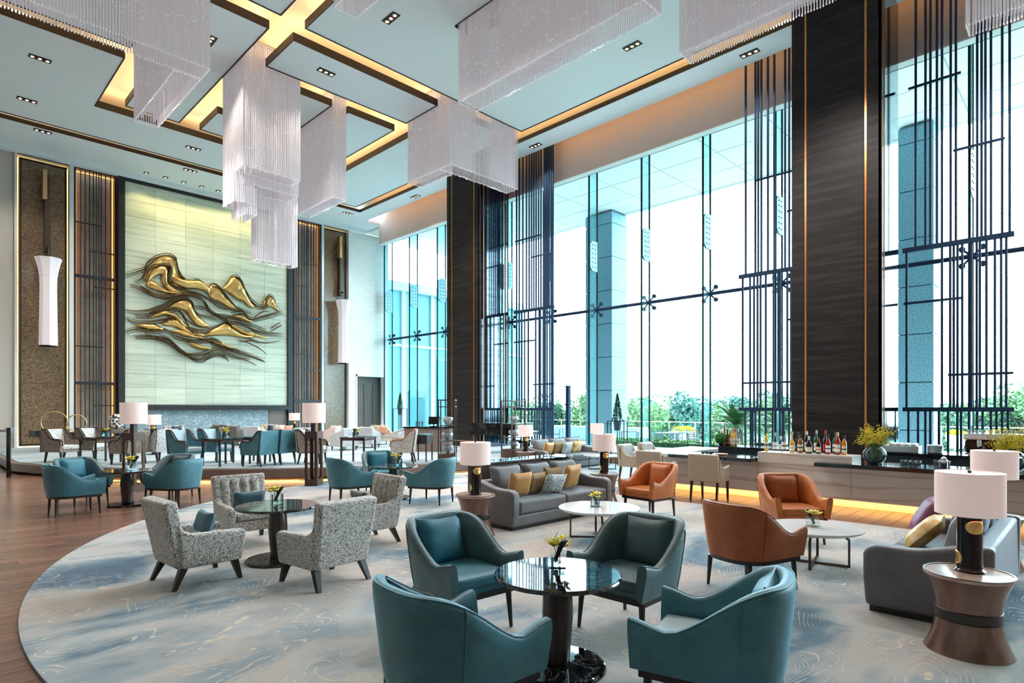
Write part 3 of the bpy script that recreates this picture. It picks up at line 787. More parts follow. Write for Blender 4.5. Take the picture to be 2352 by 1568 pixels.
def speckle_chair(name, label, loc, rz, group):
    t = thing(name, label, 'chair', loc, rz, group)
    m = 'speckled_fabric'
    MB().box(-.30, .30, -.26, .32, .20, .34).build('seat_base', m, t, bevel=.02)
    # reclined back, wider at the top
    vs = []
    for (y, z, w) in ((-.30, .20, .31), (-.17, .20, .31), (-.30, .88, .345), (-.43, .86, .345)):
        vs += [(-w, y, z), (w, y, z)]
    b_ = MB().add(vs, [(0, 2, 3, 1), (2, 4, 5, 3), (4, 6, 7, 5), (6, 0, 1, 7), (0, 6, 4, 2), (1, 3, 5, 7)]).build('backrest', m, t, bevel=.03, seg=3)
    smooth_by_angle(b_, 1.2)
    # tufted inner face with buttons
    g = MB(); nx, nz = 25, 13; vs = []; fs = []
    for j in range(nz):
        for i in range(nx):
            u = -1 + 2 * i / (nx - 1); v_ = j / (nz - 1); z = .40 + .44 * v_
            y0 = -.17 - (z - .20) / .68 * .13
            ch = abs(math.sin(PI * (u + 1) * 2.0)); edge = (1 - u ** 8) * (1 - (2 * v_ - 1) ** 8)
            dip = 0
            for (bu, bv) in ((-.5, .35), (0, .35), (.5, .35), (-.5, .75), (0, .75), (.5, .75)):
                dip += math.exp(-(((u - bu) / .10) ** 2 + ((v_ - bv) / .10) ** 2))
            vs.append((u * .26, y0 + .035 * edge * (.35 + .65 * ch ** .5) - .03 * dip * edge, z))
    for j in range(nz - 1):
        for i in range(nx - 1): a = j * nx + i; fs.append((a, a + 1, a + nx + 1, a + nx))
    tp = g.add(vs, fs).build('tufted_panel', m, t); tp.data.shade_smooth()
    bt = MB()
    for (bu, bv) in ((-.5, .35), (0, .35), (.5, .35), (-.5, .75), (0, .75), (.5, .75)):
        z = .40 + .44 * bv; bt.ball((bu * .26, -.17 - (z - .2) / .68 * .13 + .012, z), .011, 8, 5)
    bt.build('buttons', m, tp, True)
    for sgn in (-1, 1):
        poly = [(-.25, .20), (.33, .20), (.375, .46), (.365, .505), (.33, .52), (-.15, .535), (-.24, .58), (-.30, .66)]
        x0, x1 = (.25, .345) if sgn > 0 else (-.345, -.25)
        a = MB().sideprism(poly, x0, x1).build('arm', m, t, bevel=.025, seg=3); smooth_by_angle(a, 1.2)
    c = MB().box(-.245, .245, -.19, .35, .345, .445).build('seat_cushion', m, t, bevel=.035, seg=3); smooth_by_angle(c, 1.2)
    for (x, y, ox, oy) in ((.27, .27, .035, .05), (-.27, .27, -.035, .05), (.27, -.22, .03, -.10), (-.27, -.22, -.03, -.10)):
        tapered_leg(MB(), x, y, .21, x + ox, y + oy, .036, .02).build('leg', 'dark_wood', t)
    return t
def wave_chair(name, label, loc, rz, body, inner, rim, group, hb=.92):
    """dining armchair with a wave-shaped side, edged by a dark rim"""
    t = thing(name, label, 'chair', loc, rz, group)
    prof = []
    for i in range(17):
        y = -.36 + .66 * i / 16
        z = .64 + (hb - .64) * (1 - smoothstep(-.30, .02, y))
        if y > .2: z -= .10 * ((y - .2) / .1) ** 2 * .7
        prof.append((y, z))
    tail = [(.31, .48), (.29, .30), (-.26, .30)]
    for sgn in (-1, 1):
        x0, x1 = (.25, .32) if sgn > 0 else (-.32, -.25)
        s_ = MB().sideprism(prof + tail, x0, x1).build('side_panel', body, t); 
        for xx in ((x0 + .004, x1 - .004) if body != 'x' else ()):
            MB().tube([(xx, y, z + .004) for y, z in prof] + [(xx, .315, .47)], .019, 5).build('rim', rim, s_)
    vs = []
    for (y, z, w) in ((-.30, .30, .25), (-.22, .30, .25), (-.29, hb, .25), (-.37, hb, .25)): vs += [(-w, y, z), (w, y, z)]
    MB().add(vs, [(0, 2, 3, 1), (2, 4, 5, 3), (4, 6, 7, 5), (6, 0, 1, 7), (0, 6, 4, 2), (1, 3, 5, 7)]).build('backrest', inner, t, bevel=.015)
    vs = []
    for (y, z, w) in ((-.325, .30, .322), (-.30, .30, .322), (-.37, hb + .002, .322), (-.39, hb, .322)): vs += [(-w, y, z), (w, y, z)]
    MB().add(vs, [(0, 2, 3, 1), (2, 4, 5, 3), (4, 6, 7, 5), (6, 0, 1, 7), (0, 6, 4, 2), (1, 3, 5, 7)]).build('back_panel', body, t)
    c = MB().box(-.245, .245, -.22, .30, .36, .48).build('seat_cushion', inner, t, bevel=.03); smooth_by_angle(c, 1.2)
    MB().box(-.26, .26, -.24, .28, .29, .36).build('seat_frame', body, t)
    for (x, y, oy) in ((.26, .25, .02), (-.26, .25, .02), (.26, -.25, -.07), (-.26, -.25, -.07)):
        tapered_leg(MB(), x, y, .31, x, y + oy, .026, .017).build('leg', 'dark_wood', t)
    return t
def club_chair(name, label, loc, rz, body, inner, group, pillow=None, hb=.80):
    """low box armchair with sloping arms"""
    t = thing(name, label, 'chair', loc, rz, group)
    for sgn in (-1, 1):
        x0, x1 = (.27, .36) if sgn > 0 else (-.36, -.27)
        poly = [(-.36, .14), (.34, .14), (.37, .50), (.33, .54), (-.30, hb - .06), (-.40, hb - .04)]
        MB().sideprism(poly, x0, x1).build('arm', body, t, bevel=.02)
    poly = [(-.36, .14), (-.24, .14), (-.29, hb), (-.42, hb - .01)]
    MB().sideprism(poly, -.355, .355).build('backrest', body, t, bevel=.02)
    MB().box(-.27, .27, -.26, .34, .14, .30).build('seat_base', body, t)
    c = MB().box(-.265, .265, -.25, .36, .305, .43).build('seat_cushion', inner, t, bevel=.03); smooth_by_angle(c, 1.2)
    c = MB(); c.pillow(.48, .40, .14, T(0, -.20, .62, -.15)); c.build('back_cushion', inner, t).data.shade_smooth()
    for (x, y) in ((.3, .28), (-.3, .28), (.3, -.3), (-.3, -.3)):
        tapered_leg(MB(), x, y, .15, x, y, .02, .015).build('leg', 'dark_wood', t)
    return t
def bar_chair(name, label, loc, rz, group, outer='bar_chair_fabric'):
    t = thing(name, label, 'chair', loc, rz, group)
    poly = [(-.30, .38), (-.21, .38), (-.28, .92), (-.36, .915)]
    MB().sideprism(poly, -.30, .30).build('backrest', outer, t, bevel=.02)
    c = MB().box(-.24, .24, -.262, -.2, .5, .9, T(0, 0, 0)).build('back_pad', 'light_grey_fabric', t, bevel=.02)
    for sgn in (-1, 1):
        x0, x1 = (.245, .30) if sgn > 0 else (-.30, -.245)
        pr = [(-.22, .38), (.27, .38), (.30, .655), (.26, .67), (.05, .64)] + [(-.02 - .2 * k / 6, .645 + .2 * (k / 6) ** 2) for k in range(1, 7)]
        a = MB().sideprism(pr, x0, x1).build('arm', outer, t, bevel=.01)
        MB().tube([((x0 + x1) / 2, y, z + .002) for y, z in pr[2:]], .014, 5).build('arm_piping', 'cream_fabric', a)
    MB().box(-.26, .26, -.22, .27, .38, .44).build('seat_frame', outer, t)
    c = MB().box(-.24, .24, -.21, .28, .44, .52).build('seat_cushion', 'light_grey_fabric', t, bevel=.03); smooth_by_angle(c, 1.2)
    for (x, y, oy) in ((.26, .23, .02), (-.26, .23, .02), (.26, -.24, -.06), (-.26, -.24, -.06)):
        tapered_leg(MB(), x, y, .39, x, y + oy, .024, .015).build('leg', 'dark_wood', t)
    return t
def round_table(name, label, loc, top, r=.44, h=.65, rb=.32, group='round marble pedestal tables'):
    t = thing(name, label, 'table', loc, 0, group)
    tt = MB().lathe([(0, h - .035), (r - .03, h - .035), (r - .005, h - .028), (r, h - .016), (r - .006, h - .004), (r - .012, h), (0, h)], 64).build('table_top', top, t); smooth_by_angle(tt, .3)
    pe = MB().lathe([(.085, .03), (.082, .06), (.098, .25), (.108, .38), (.100, .52), (.085, h - .06), (.082, h - .035)], 28).build('pedestal', 'pedestal_wood', t); pe.data.shade_smooth()
    b_ = MB().lathe([(0, 0), (rb, 0), (rb + .004, .012), (rb - .004, .026), (rb - .012, .03), (0, .03)], 48).build('base', top, t); smooth_by_angle(b_, .3)
    return t
def coffee_table(name, label, loc, r=.52, h=.42, rz=.4, group='white round coffee tables'):
    t = thing(name, label, 'table', loc, rz, group)
    tt = MB().lathe([(0, h - .04), (r - .05, h - .04), (r - .006, h - .02), (r, h - .012), (r - .005, h), (0, h)], 64).build('table_top', 'white_stone', t); smooth_by_angle(tt, .3)
    k = r * .72
    for a in (0, PI / 2):
        M = Matrix.Rotation(a, 4, 'Z'); mb = MB(); s = .014
        mb.box(-k, k, -s, s, 0, .022, M); mb.box(-k, -k + .022, -s, s, .022, h - .11, M); mb.box(k - .022, k, -s, s, .022, h - .11, M)
        for sg in (-1, 1):
            pts = [(sg * (k - .011), 0, h - .115), (sg * (k - .10), 0, h - .04)]
            mb.tube([M @ Vector(p) for p in pts], .014, 4)
        mb.build('leg_frame', 'bronze_metal', t)
    return t
def drum_table(name, label, loc, group='hourglass drum side tables'):
    t = thing(name, label, 'side table', loc, 0, group)
    def R(z): return .20 + .075 * abs((z - .285) / .285) ** 2.0
    pr = [(R(z), z) for z in [i * .55 / 20 for i in range(21)]]
    b_ = MB().lathe([(0, 0)] + pr + [(0, .55)], 48).build('body', 'drum_wood', t); smooth_by_angle(b_, .6)
    z0, z1 = .235, .315
    MB().lathe([(R(z) + .004, z) for z in [z0 + (z1 - z0) * i / 4 for i in range(5)]], 48).build('band', 'drum_band', t).data.shade_smooth()
    tt = MB().lathe([(0, .55), (.275, .55), (.279, .558), (.277, .57), (.255, .572), (0, .572)], 48).build('stone_top', 'pink_stone', t); smooth_by_angle(tt, .3)
    MB().lathe([(.262, .571), (.277, .571), (.279, .576), (.262, .576), (.262, .571)], 48).build('metal_rim', 'bronze_metal', t)
    return t
def table_lamp(name, label, loc, rz=0., group='black and gold table lamps', s=1.):
    t = thing(name, label, 'lamp', loc, rz, group)
    if s != 1.: t.scale = (s, s, s)
    b_ = MB().lathe([(0, 0), (.095, 0), (.10, .008), (.09, .014), (.082, .02), (.08, .12), (.08, .40), (.07, .405), (0, .405)], 32).build('base', 'lamp_black', t); smooth_by_angle(b_, .6)
    for (a, z, w, h) in ((-.35, .335, .062, .05), (1.5, .24, .055, .045), (-2.3, .10, .06, .05), (2.9, .30, .05, .045)):
        c, s_ = math.cos(a - PI / 2), math.sin(a - PI / 2)
        M = Matrix(((-s_, c, 0, c * .066), (c, s_, 0, s_ * .066), (0, 0, 1, z), (0, 0, 0, 1)))
        o1 = MB(); vs = []; fs = []
        # scooped oval: gold dish with raised rim wrapped on the cylinder
        mb = MB(); n = 24
        rings = [(1.0, .0185), (.92, .0235), (.6, .0205), (.001, .0195)]
        vv = []
        for (k, dd) in rings:
            for i in range(n):
                q = 2 * PI * i / n; u = w * k * math.copysign(abs(math.cos(q)) ** .7, math.cos(q)); v_ = h * k * math.sin(q)
                rad = math.sqrt(max(.0001, .0805 ** 2 - u * u)) if abs(u) < .08 else .01
                vv.append((u, rad - .066 + dd - .018, v_))
        ff = []
        for j in range(3):
            for i in range(n): ff.append((j * n + i, j * n + (i + 1) % n, (j + 1) * n + (i + 1) % n, (j + 1) * n + i))
        mb.add(vv, ff, M); mb.build('gold_scoop', 'gold_metal', t).data.shade_smooth()
    MB().cyl((0, 0, .40), (0, 0, .74), .008, n=8).build('stem', 'brass', t)
    r, z0, z1 = .215, .425, .735
    sh = MB().lathe([(r, z0), (r, z1), (r - .008, z1), (r - .008, z0), (r, z0)], 56).build('shade', 'lamp_shade', t); smooth_by_angle(sh, .6)
    MB().lathe([(0, z1 - .012), (r - .008, z1 - .012), (r - .008, z1 - .006), (0, z1 - .006)], 56).build('diffuser', 'shade_top', sh)
    MB().cyl((0, 0, z1 - .006), (0, 0, z1 + .012), .012, n=10).build('finial', 'black_metal', t)
    return t
def posy(name, label, loc, group='yellow posies in glass cubes', s=1., seed=0):
    random.seed(seed)
    t = thing(name, label, 'flowers', loc, seed * .7, group); t.scale = (s, s, s)
    g = MB(); a = .05
    for (x0, x1, y0, y1) in ((-a, a, -a, -a + .005), (-a, a, a - .005, a), (-a, -a + .005, -a + .005, a - .005), (a - .005, a, -a + .005, a - .005)): g.box(x0, x1, y0, y1, .003, .10)
    g.box(-a, a, -a, a, 0, .006); g.build('glass_cube', 'clear_glass', t)
    MB().box(-.043, .043, -.043, .043, .007, .045).build('water', 'clear_glass', t)
    lf = MB()
    for k in range(3):
        an = .6 + k * .35; lf.tube([(.02 * math.cos(an), .02 * math.sin(an), .03), (-.05 * math.cos(an), -.05 * math.sin(an) * .4, .12), (-.085 * math.cos(an), -.06 * math.sin(an), .175)], [.012, .014, .011], 6)
    lf.build('rolled_leaf', 'dark_leaf', t)
    fl_ = MB()
    for k in range(7):
        c = Vector((.02 + random.uniform(-.04, .045), random.uniform(-.045, .045), .125 + random.uniform(-.02, .035)))
        for j in range(5):
            q = 2 * PI * j / 5 + k; d = Vector((math.cos(q), math.sin(q), .55)).normalized()
            p = c + d * .03; sd = Vector((-math.sin(q), math.cos(q), 0)) * .018
            fl_.add([c, p + sd, c + d * .06, p - sd, c + d * .028 + Vector((0, 0, .008))], [(0, 1, 4), (1, 2, 4), (2, 3, 4), (3, 0, 4), (0, 3, 2, 1)])
    fl_.build('petals', 'yellow_petal', t)
    st = MB()
    for k in range(4): st.cyl((random.uniform(-.02, .02), random.uniform(-.02, .02), .01), (.02 + random.uniform(-.03, .03), random.uniform(-.03, .03), .12), .003, n=5)
    st.tube([(.0, .0, .1), (.02, .02, .17), (.05, .0, .20)], .002, 4); st.build('stems', 'green_stem', t)
    return t
def cushion(name, label, loc, rz, mat, w=.42, h=.42, t_=.15, tilt=-.35, roll=0., group='scatter cushions on the sofas'):
    p = MB().pillow(w, h, t_, T(0, 0, 0, tilt, roll, 0), 11)
    o = p.build(name, mat, None); o.data.shade_smooth(); o.location = loc; o.rotation_euler = (0, 0, rz)
    return tag(o, label, 'cushion', group)
def sofa(name, label, loc, rz, L=2.2, group='long grey sofas', n_back=3, D=.92, hb=.72):
    """low sofa facing local +Y, centred on x, back at -y"""
    t = thing(name, label, 'sofa', loc, rz, group)
    h = L / 2; m = 'sofa_grey'
    MB().box(-h + .03, h - .03, -D / 2 + .04, D / 2 - .05, .0, .06).build('plinth', 'frame_dark', t)
    b_ = MB().box(-h + .02, h - .02, -D / 2 + .02, D / 2 - .02, .05, .22).build('seat_base', m, t, bevel=.03)
    for sgn in (-1, 1):
        x0, x1 = (h - .15, h) if sgn > 0 else (-h, -h + .15)
        prof = [(D / 2 - .02, .05), (D / 2, .30), (D / 2, .50), (D / 2 - .03, .56), (D / 2 - .10, .585)]
        for k in range(1, 10):
            y = D / 2 - .10 - (D - .22) * k / 9; prof.append((y, .585 + .10 * smoothstep(.15, -.40, y)))
        prof += [(-D / 2, .68), (-D / 2 + .01, .05)]
        a = MB().sideprism(prof, x0, x1).build('arm', m, t, bevel=.035, seg=3); smooth_by_angle(a, 1.2)
    bk = MB().sideprism([(-D / 2 + .01, .05), (-D / 2 + .22, .05), (-D / 2 + .17, .66), (-D / 2 + .02, .67)], -h + .02, h - .02).build('backrest', m, t, bevel=.03); smooth_by_angle(bk, 1.2)
    w = (L - .30) / 2
    for k in range(2):
        x0 = -h + .15 + k * w
        c = MB().box(x0 + .006, x0 + w - .006, -D / 2 + .2, D / 2 + .0, .225, .42).build('seat_cushion', m, t, bevel=.04, seg=3); smooth_by_angle(c, 1.2)
    w = (L - .34) / n_back
    for k in range(n_back):
        x = -h + .17 + w * (k + .5)
        M = T(x, -D / 2 + .27, .645, .22)
        q = MB().pillow(w * .97, .50, .20, M, 11).build('back_cushion', 'sofa_cushion_grey', t); q.data.shade_smooth()
        MB().tube([M @ Vector((u * w * .485, 0, .25 * (1 - .05 * (1 - u * u)))) for u in [-1 + 2 * i / 12 for i in range(13)]], .007, 5).build('piping', 'black_metal', q)
    return t
# ================================================================== LOUNGE: nearest group (teal tub chairs round a black marble table)
Z = .0185
T1 = (3.15, 2.67, Z)
round_table('pedestal_table', 'nearest round black marble pedestal table between four teal chairs', T1, 'black_marble', .44, .65, .33)
G1 = 'teal chairs round the nearest table'
tub_chair('tub_chair', 'teal tub chair facing the camera with bright teal cushion, left behind the nearest black table', (3.20, 3.79, Z), facing(-.08, -1), 'grey_teal_velvet', 'teal_velvet', 'teal_velvet', G1)
tub_chair('tub_chair', 'grey teal tub chair facing the camera, right behind the nearest black table', (4.19, 2.75, Z), facing(-1, -.02), 'grey_teal_velvet', 'grey_teal_velvet', 'grey_teal_velvet', G1)
tub_chair('tub_chair', 'teal tub chair seen from behind at the bottom left of the nearest black table', (2.12, 2.55, Z), facing(1, -.06), 'teal_fabric', 'teal_velvet', 'teal_lumbar', G1)
tub_chair('tub_chair', 'teal tub chair seen from behind at the bottom right of the nearest black table', (3.25, 1.57, Z), facing(-.26, 1), 'teal_fabric', 'pale_blue_fabric', 'teal_fabric', G1)
posy('posy', 'yellow posy in glass cube on the nearest black marble table', (3.28, 2.78, Z + .65), seed=1, s=1.15)
# ------------------------------------------------------------------ speckled chairs
T2 = (3.05, 6.88, Z)
round_table('pedestal_table', 'round green black marble table between the speckled armchairs', T2, 'green_marble', .47, .65, .36)
G2 = 'speckled tufted armchairs round the marble table'
speckle_chair('lounge_chair', 'speckled grey armchair in side view left of the marble table, facing right', (2.12, 6.75, Z), facing(1, .06), G2)
speckle_chair('lounge_chair', 'speckled grey armchair seen from behind in front of the marble table', (3.05, 5.74, Z), facing(-.12, 1), G2)
speckle_chair('lounge_chair', 'speckled armchair with tufted back right of the marble table, dark lumbar cushion', (4.32, 7.02, Z), facing(-1, .05), G2)
speckle_chair('lounge_chair', 'speckled armchair with tufted back behind the marble table, facing the camera', (3.18, 8.12, Z), facing(-.05, -1), G2)
posy('posy', 'yellow posy in glass cube on the table between speckled chairs', (3.08, 6.98, Z + .65), seed=2, s=1.2)
G3 = 'lumbar cushions on the speckled chairs'
cushion('lumbar_cushion', 'dark teal lumbar cushion on speckled chair behind the marble table', (3.18, 8.04, .60), 0, 'teal_lumbar', .42, .22, .12, .3, group=G3)
cushion('lumbar_cushion', 'charcoal lumbar cushion on speckled chair right of the marble table', (4.23, 7.02, .60), PI / 2, 'grey_brown_fabric', .40, .22, .12, -.3, group=G3)
cushion('lumbar_cushion', 'blue lumbar cushion peeking from the side view speckled chair', (2.20, 6.75, .60), PI / 2, 'teal_lumbar', .40, .24, .12, .3, group=G3)
# ------------------------------------------------------------------ teal group on the wood floor at the left
T3 = (2.87, 12.95, 0)
round_table('pedestal_table', 'round black table on the wood floor between the far left teal chairs', T3, 'black_marble', .44, .65, .32)
G4 = 'teal chairs round the far left table'
tub_chair('tub_chair', 'teal tub chair seen from behind at far left on the wood floor', (1.98, 12.55, 0), facing(1, .05), 'teal_fabric', 'teal_velvet', 'teal_velvet', G4)
tub_chair('tub_chair', 'bright teal tub chair facing the camera, behind the far left one', (2.30, 13.75, 0), facing(.35, -1), 'grey_teal_velvet', 'teal_velvet', 'teal_velvet', G4)
tub_chair('tub_chair', 'teal tub chair seen from behind right of the far left round table', (3.55, 12.35, 0), facing(-.55, 1), 'teal_fabric', 'teal_velvet', None, G4)
tub_chair('tub_chair', 'grey teal tub chair with grey cushion facing left behind the far left table', (3.72, 13.35, 0), facing(-1, -.55), 'grey_teal_velvet', 'grey_teal_velvet', 'grey_teal_velvet', G4)
posy('posy', 'yellow tulips in glass on the far left round table', (2.95, 12.95, .65), seed=3, s=1.45)
# ------------------------------------------------------------------ teal group in the middle
T4 = (6.78, 10.0, Z)
round_table('pedestal_table', 'round dark table between the middle teal chairs in front of the step', T4, 'green_marble', .48, .65, .34)
G5 = 'teal chairs round the middle table'
tub_chair('tub_chair', 'teal tub chair seen from behind left of the middle round table', (5.88, 10.15, Z), facing(1, -.1), 'teal_fabric', 'teal_velvet', 'teal_velvet', G5)
tub_chair('tub_chair', 'bright teal tub chair facing the camera behind the middle round table', (7.10, 10.95, Z), facing(-.35, -1), 'grey_teal_velvet', 'teal_velvet', 'teal_velvet', G5)
tub_chair('tub_chair', 'teal tub chair seen from behind right of the middle round table', (6.98, 9.0, Z), facing(-.4, 1), 'teal_fabric', 'teal_velvet', None, G5)
posy('posy', 'yellow posy in glass on the middle round table near the step', (6.86, 9.98, Z + .65), seed=4, s=1.4)
# ------------------------------------------------------------------ sofa group with the orange chairs
sofa('sofa', 'long grey sofa with gold cushions behind the white coffee table', (7.36, 6.50, Z), facing(0, -1), 2.45)
SY = 6.40; SZ = .635
GC = 'scatter cushions on the long grey sofa'
cushion('scatter_cushion', 'gold cushion at the left end of the long grey sofa', (6.62, SY - .02, SZ), -.15, 'gold_fabric', .42, .40, .16, .30, group=GC)
cushion('scatter_cushion', 'dark gold striped cushion second from left on the long sofa', (6.98, SY, SZ - .02), .1, 'stripe_fabric', .40, .38, .15, .35, group=GC)
cushion('scatter_cushion', 'grey knit cushion in front at the middle of the long sofa', (7.26, SY - .17, SZ - .03), -.05, 'knit_fabric', .44, .34, .15, .45, .08, group=GC)
cushion('scatter_cushion', 'striped gold cushion standing behind the grey knit cushion', (7.42, SY + .05, SZ + .02), -.1, 'stripe_fabric', .40, .40, .14, .25, group=GC)
cushion('scatter_cushion', 'large gold cushion at the right end of the long grey sofa', (7.86, SY - .02, SZ + .02), .12, 'gold_fabric', .46, .44, .16, .3, group=GC)
drum_table('drum_table', 'brown hourglass side table left of the long grey sofa', (5.62, 6.28, Z))
table_lamp('table_lamp', 'black and gold lamp on the side table left of the long sofa', (5.62, 6.28, Z + .573), rz=.1)
drum_table('drum_table', 'brown hourglass side table right of the long grey sofa', (9.15, 6.62, Z))
table_lamp('table_lamp', 'black and gold lamp right of the long grey sofa', (9.15, 6.62, Z + .573), rz=.0)
t = thing('console_table', 'dark wood console with glass top behind the long grey sofa', 'table', (7.62, 7.28, Z))
for x in (-1.08, 1.08): MB().box(x - .04, x + .04, -.17, .17, 0, .88).build('end_panel', 'walnut', t)
MB().box(-1.05, 1.05, .13, .16, .1, .88).build('back_panel', 'walnut', t)
MB().box(-1.05, 1.05, -.16, .13, .32, .35).build('shelf', 'walnut', t)
MB().box(-1.14, 1.14, -.19, .19, .885, .91).build('glass_top', 'vase_glass', t)
coffee_table('coffee_table', 'white round coffee table in front of the long grey sofa', (6.72, 4.95, Z), .56, .42, .75)
posy('posy', 'yellow posy on the white coffee table before the long sofa', (6.72, 5.0, Z + .42), seed=5, s=1.15)
G6 = 'orange leather tub chairs'
tub_chair('tub_chair', 'orange leather tub chair beside the long grey sofa near the bar', (8.70, 5.34, Z), facing(-1, .12), 'orange_leather', 'orange_leather', 'orange_leather', G6)
tub_chair('tub_chair', 'orange leather tub chair facing the camera in front of the bar', (8.46, 3.02, Z), facing(-.72, -.69), 'orange_leather', 'orange_leather', 'rust_leather', G6)
tub_chair('tub_chair', 'rust orange leather tub chair seen from behind beside the white coffee table', (5.92, 2.52, Z), facing(1, -.3), 'rust_leather', 'rust_leather', 'rust_leather', G6)
coffee_table('coffee_table', 'white round coffee table between the orange chairs and the right sofa', (7.34, 2.36, Z), .51, .42, .2)
posy('posy', 'yellow posy on the coffee table by the orange chairs', (7.36, 2.38, Z + .42), seed=6, s=1.1)
sofa('sofa', 'grey sofa at the right edge with plum cushion, seen from its arm', (7.02, 1.05, Z), facing(0, 1), 2.15)
GD = 'cushions on the right sofa'
cushion('scatter_cushion', 'plum purple velvet cushion on the right grey sofa', (7.50, 1.30, .67), .35, 'plum_velvet', .44, .44, .17, .5, group=GD)
cushion('scatter_cushion', 'gold leaf patterned cushion on the right sofa beside the lamp', (6.95, 1.22, .60), .1, 'gold_leaf_fabric', .44, .42, .17, .75, group=GD)
cushion('scatter_cushion', 'ribbed dark cushion behind the plum one on the right sofa', (7.62, 1.02, .66), .2, 'stripe_fabric', .42, .40, .15, .35, group=GD)
drum_table('drum_table', 'brown hourglass side table nearest the camera at bottom right', (5.50, .70, Z))
table_lamp('table_lamp', 'black and gold lamp nearest the camera at bottom right', (5.56, .70, Z + .573), rz=-.55)
drum_table('drum_table', 'brown hourglass side table behind the right sofa by the bar', (8.60, .86, Z))
table_lamp('table_lamp', 'black and gold lamp behind the right sofa by the bar', (8.60, .86, Z + .573), rz=-.4)
# ------------------------------------------------------------------ far sofa by the windows
sofa('sofa', 'far blue grey sofa with pale cushions by the windows', (13.85, 11.55, Z), facing(0, -1), 2.6)
GE = 'cushions on the far window sofa'
for k, (x, mt, lb) in enumerate(((13.05, 'gold_fabric', 'leftmost gold cushion on the far window sofa'), (13.45, 'stripe_fabric', 'dark striped cushion on the far window sofa'), (13.75, 'knit_fabric', 'blue knit cushion in the middle of the far window sofa'), (14.35, 'gold_leaf_fabric', 'pale gold cushion at the right of the far window sofa'))):
    cushion('scatter_cushion', lb, (x, 11.42 - (.12 if k == 2 else 0), .64), .1 * (-1) ** k, mt, .44, .40, .15, .35, group=GE)
drum_table('drum_table', 'brown hourglass side table left of the far window sofa', (12.28, 11.60, Z))
table_lamp('table_lamp', 'black and gold lamp left of the far window sofa', (12.28, 11.60, Z + .573))
drum_table('drum_table', 'brown hourglass side table right of the far window sofa', (15.45, 11.45, Z))
table_lamp('table_lamp', 'black and gold lamp right of the far window sofa', (15.45, 11.45, Z + .573))
coffee_table('coffee_table', 'far white coffee table in front of the window sofa', (14.35, 10.45, Z), .56, .42, .785)
# ------------------------------------------------------------------ lamp towers
def lamp_tower(label, loc, rz):
    t = thing('floor_lamp', label, 'lamp', loc, rz, 'walnut tower floor lamps')
    MB().box(-.19, .19, -.16, .16, 0, .03).build('foot', 'walnut', t)
    for a in range(4):
        b_ = MB(); M = Matrix.Rotation(a * PI / 2, 4, 'Z')
        # face with a tall oval slot: stiles + arched head and foot
        w, hh = .15, 1.22; sw = .085; z0, z1 = .16, 1.12
        hole = [(sw * math.cos(q), z1 - .085 + .085 * math.sin(q)) for q in [PI * i / 10 for i in range(11)]] + [(-sw * math.cos(q), z0 + .085 - .085 * math.sin(q)) for q in [PI * i / 10 for i in range(11)]]
        def ring(y):
            return [(x, y, z) for x, z in hole]
        outer = []
        n = len(hole)
        for (x, z) in hole:
            s_ = max(abs(x) / w, abs((z - .64) / .58), 1e-4); outer.append((x / s_ if abs(x) / w >= abs((z - .64) / .58) else x * (1 if abs(x) < .0 else w / sw), max(.03, min(1.25, .64 + (z - .64) / s_ if abs((z - .64) / .58) > abs(x) / w else z))))
        # simple robust version: two stiles, top and bottom blocks with arch steps
        b_.box(-w, -sw, -w, -w + .02, .03, 1.25, M); b_.box(sw, w, -w, -w + .02, .03, 1.25, M)
        for (zc, sg) in ((z1 - .085, 1), (z0 + .085, -1)):
            for i in range(8):
                q0, q1 = PI * i / 8, PI * (i + 1) / 8
                xa, xb = sw * math.cos(q0), sw * math.cos(q1); za, zb = zc + sg * .085 * math.sin(q0), zc + sg * .085 * math.sin(q1)
                zt = 1.25 if sg > 0 else .03
                vs = [(xa, -w, za), (xb, -w, zb), (xb, -w, zt), (xa, -w, zt), (xa, -w + .02, za), (xb, -w + .02, zb), (xb, -w + .02, zt), (xa, -w + .02, zt)]
                b_.add(vs, [(0, 1, 2, 3), (7, 6, 5, 4), (0, 4, 5, 1), (3, 2, 6, 7)], M)
        b_.build('slotted_side', 'walnut', t)
    MB().box(-.15, .15, -.15, .15, 1.25, 1.27).build('cap', 'walnut', t)
    MB().box(-.05, .05, -.05, .05, 1.27, 1.47).build('neck', 'dark_wood', t)
    r, z0, z1 = .26, 1.47, 1.93
    sh = MB().lathe([(r, z0), (r, z1), (r - .008, z1), (r - .008, z0), (r, z0)], 48).build('shade', 'lamp_shade', t); smooth_by_angle(sh, .6)
    MB().lathe([(0, z1 - .03), (r - .008, z1 - .03), (r - .008, z1 - .02), (0, z1 - .02)], 48).build('diffuser', 'shade_top', sh)
    return t
lamp_tower('tall walnut tower lamp with white shade behind the far left teal chairs', (3.45, 15.0, 0), .55)
lamp_tower('tall walnut tower lamp with white shade before the step in the middle', (6.64, 13.05, 0), .62)
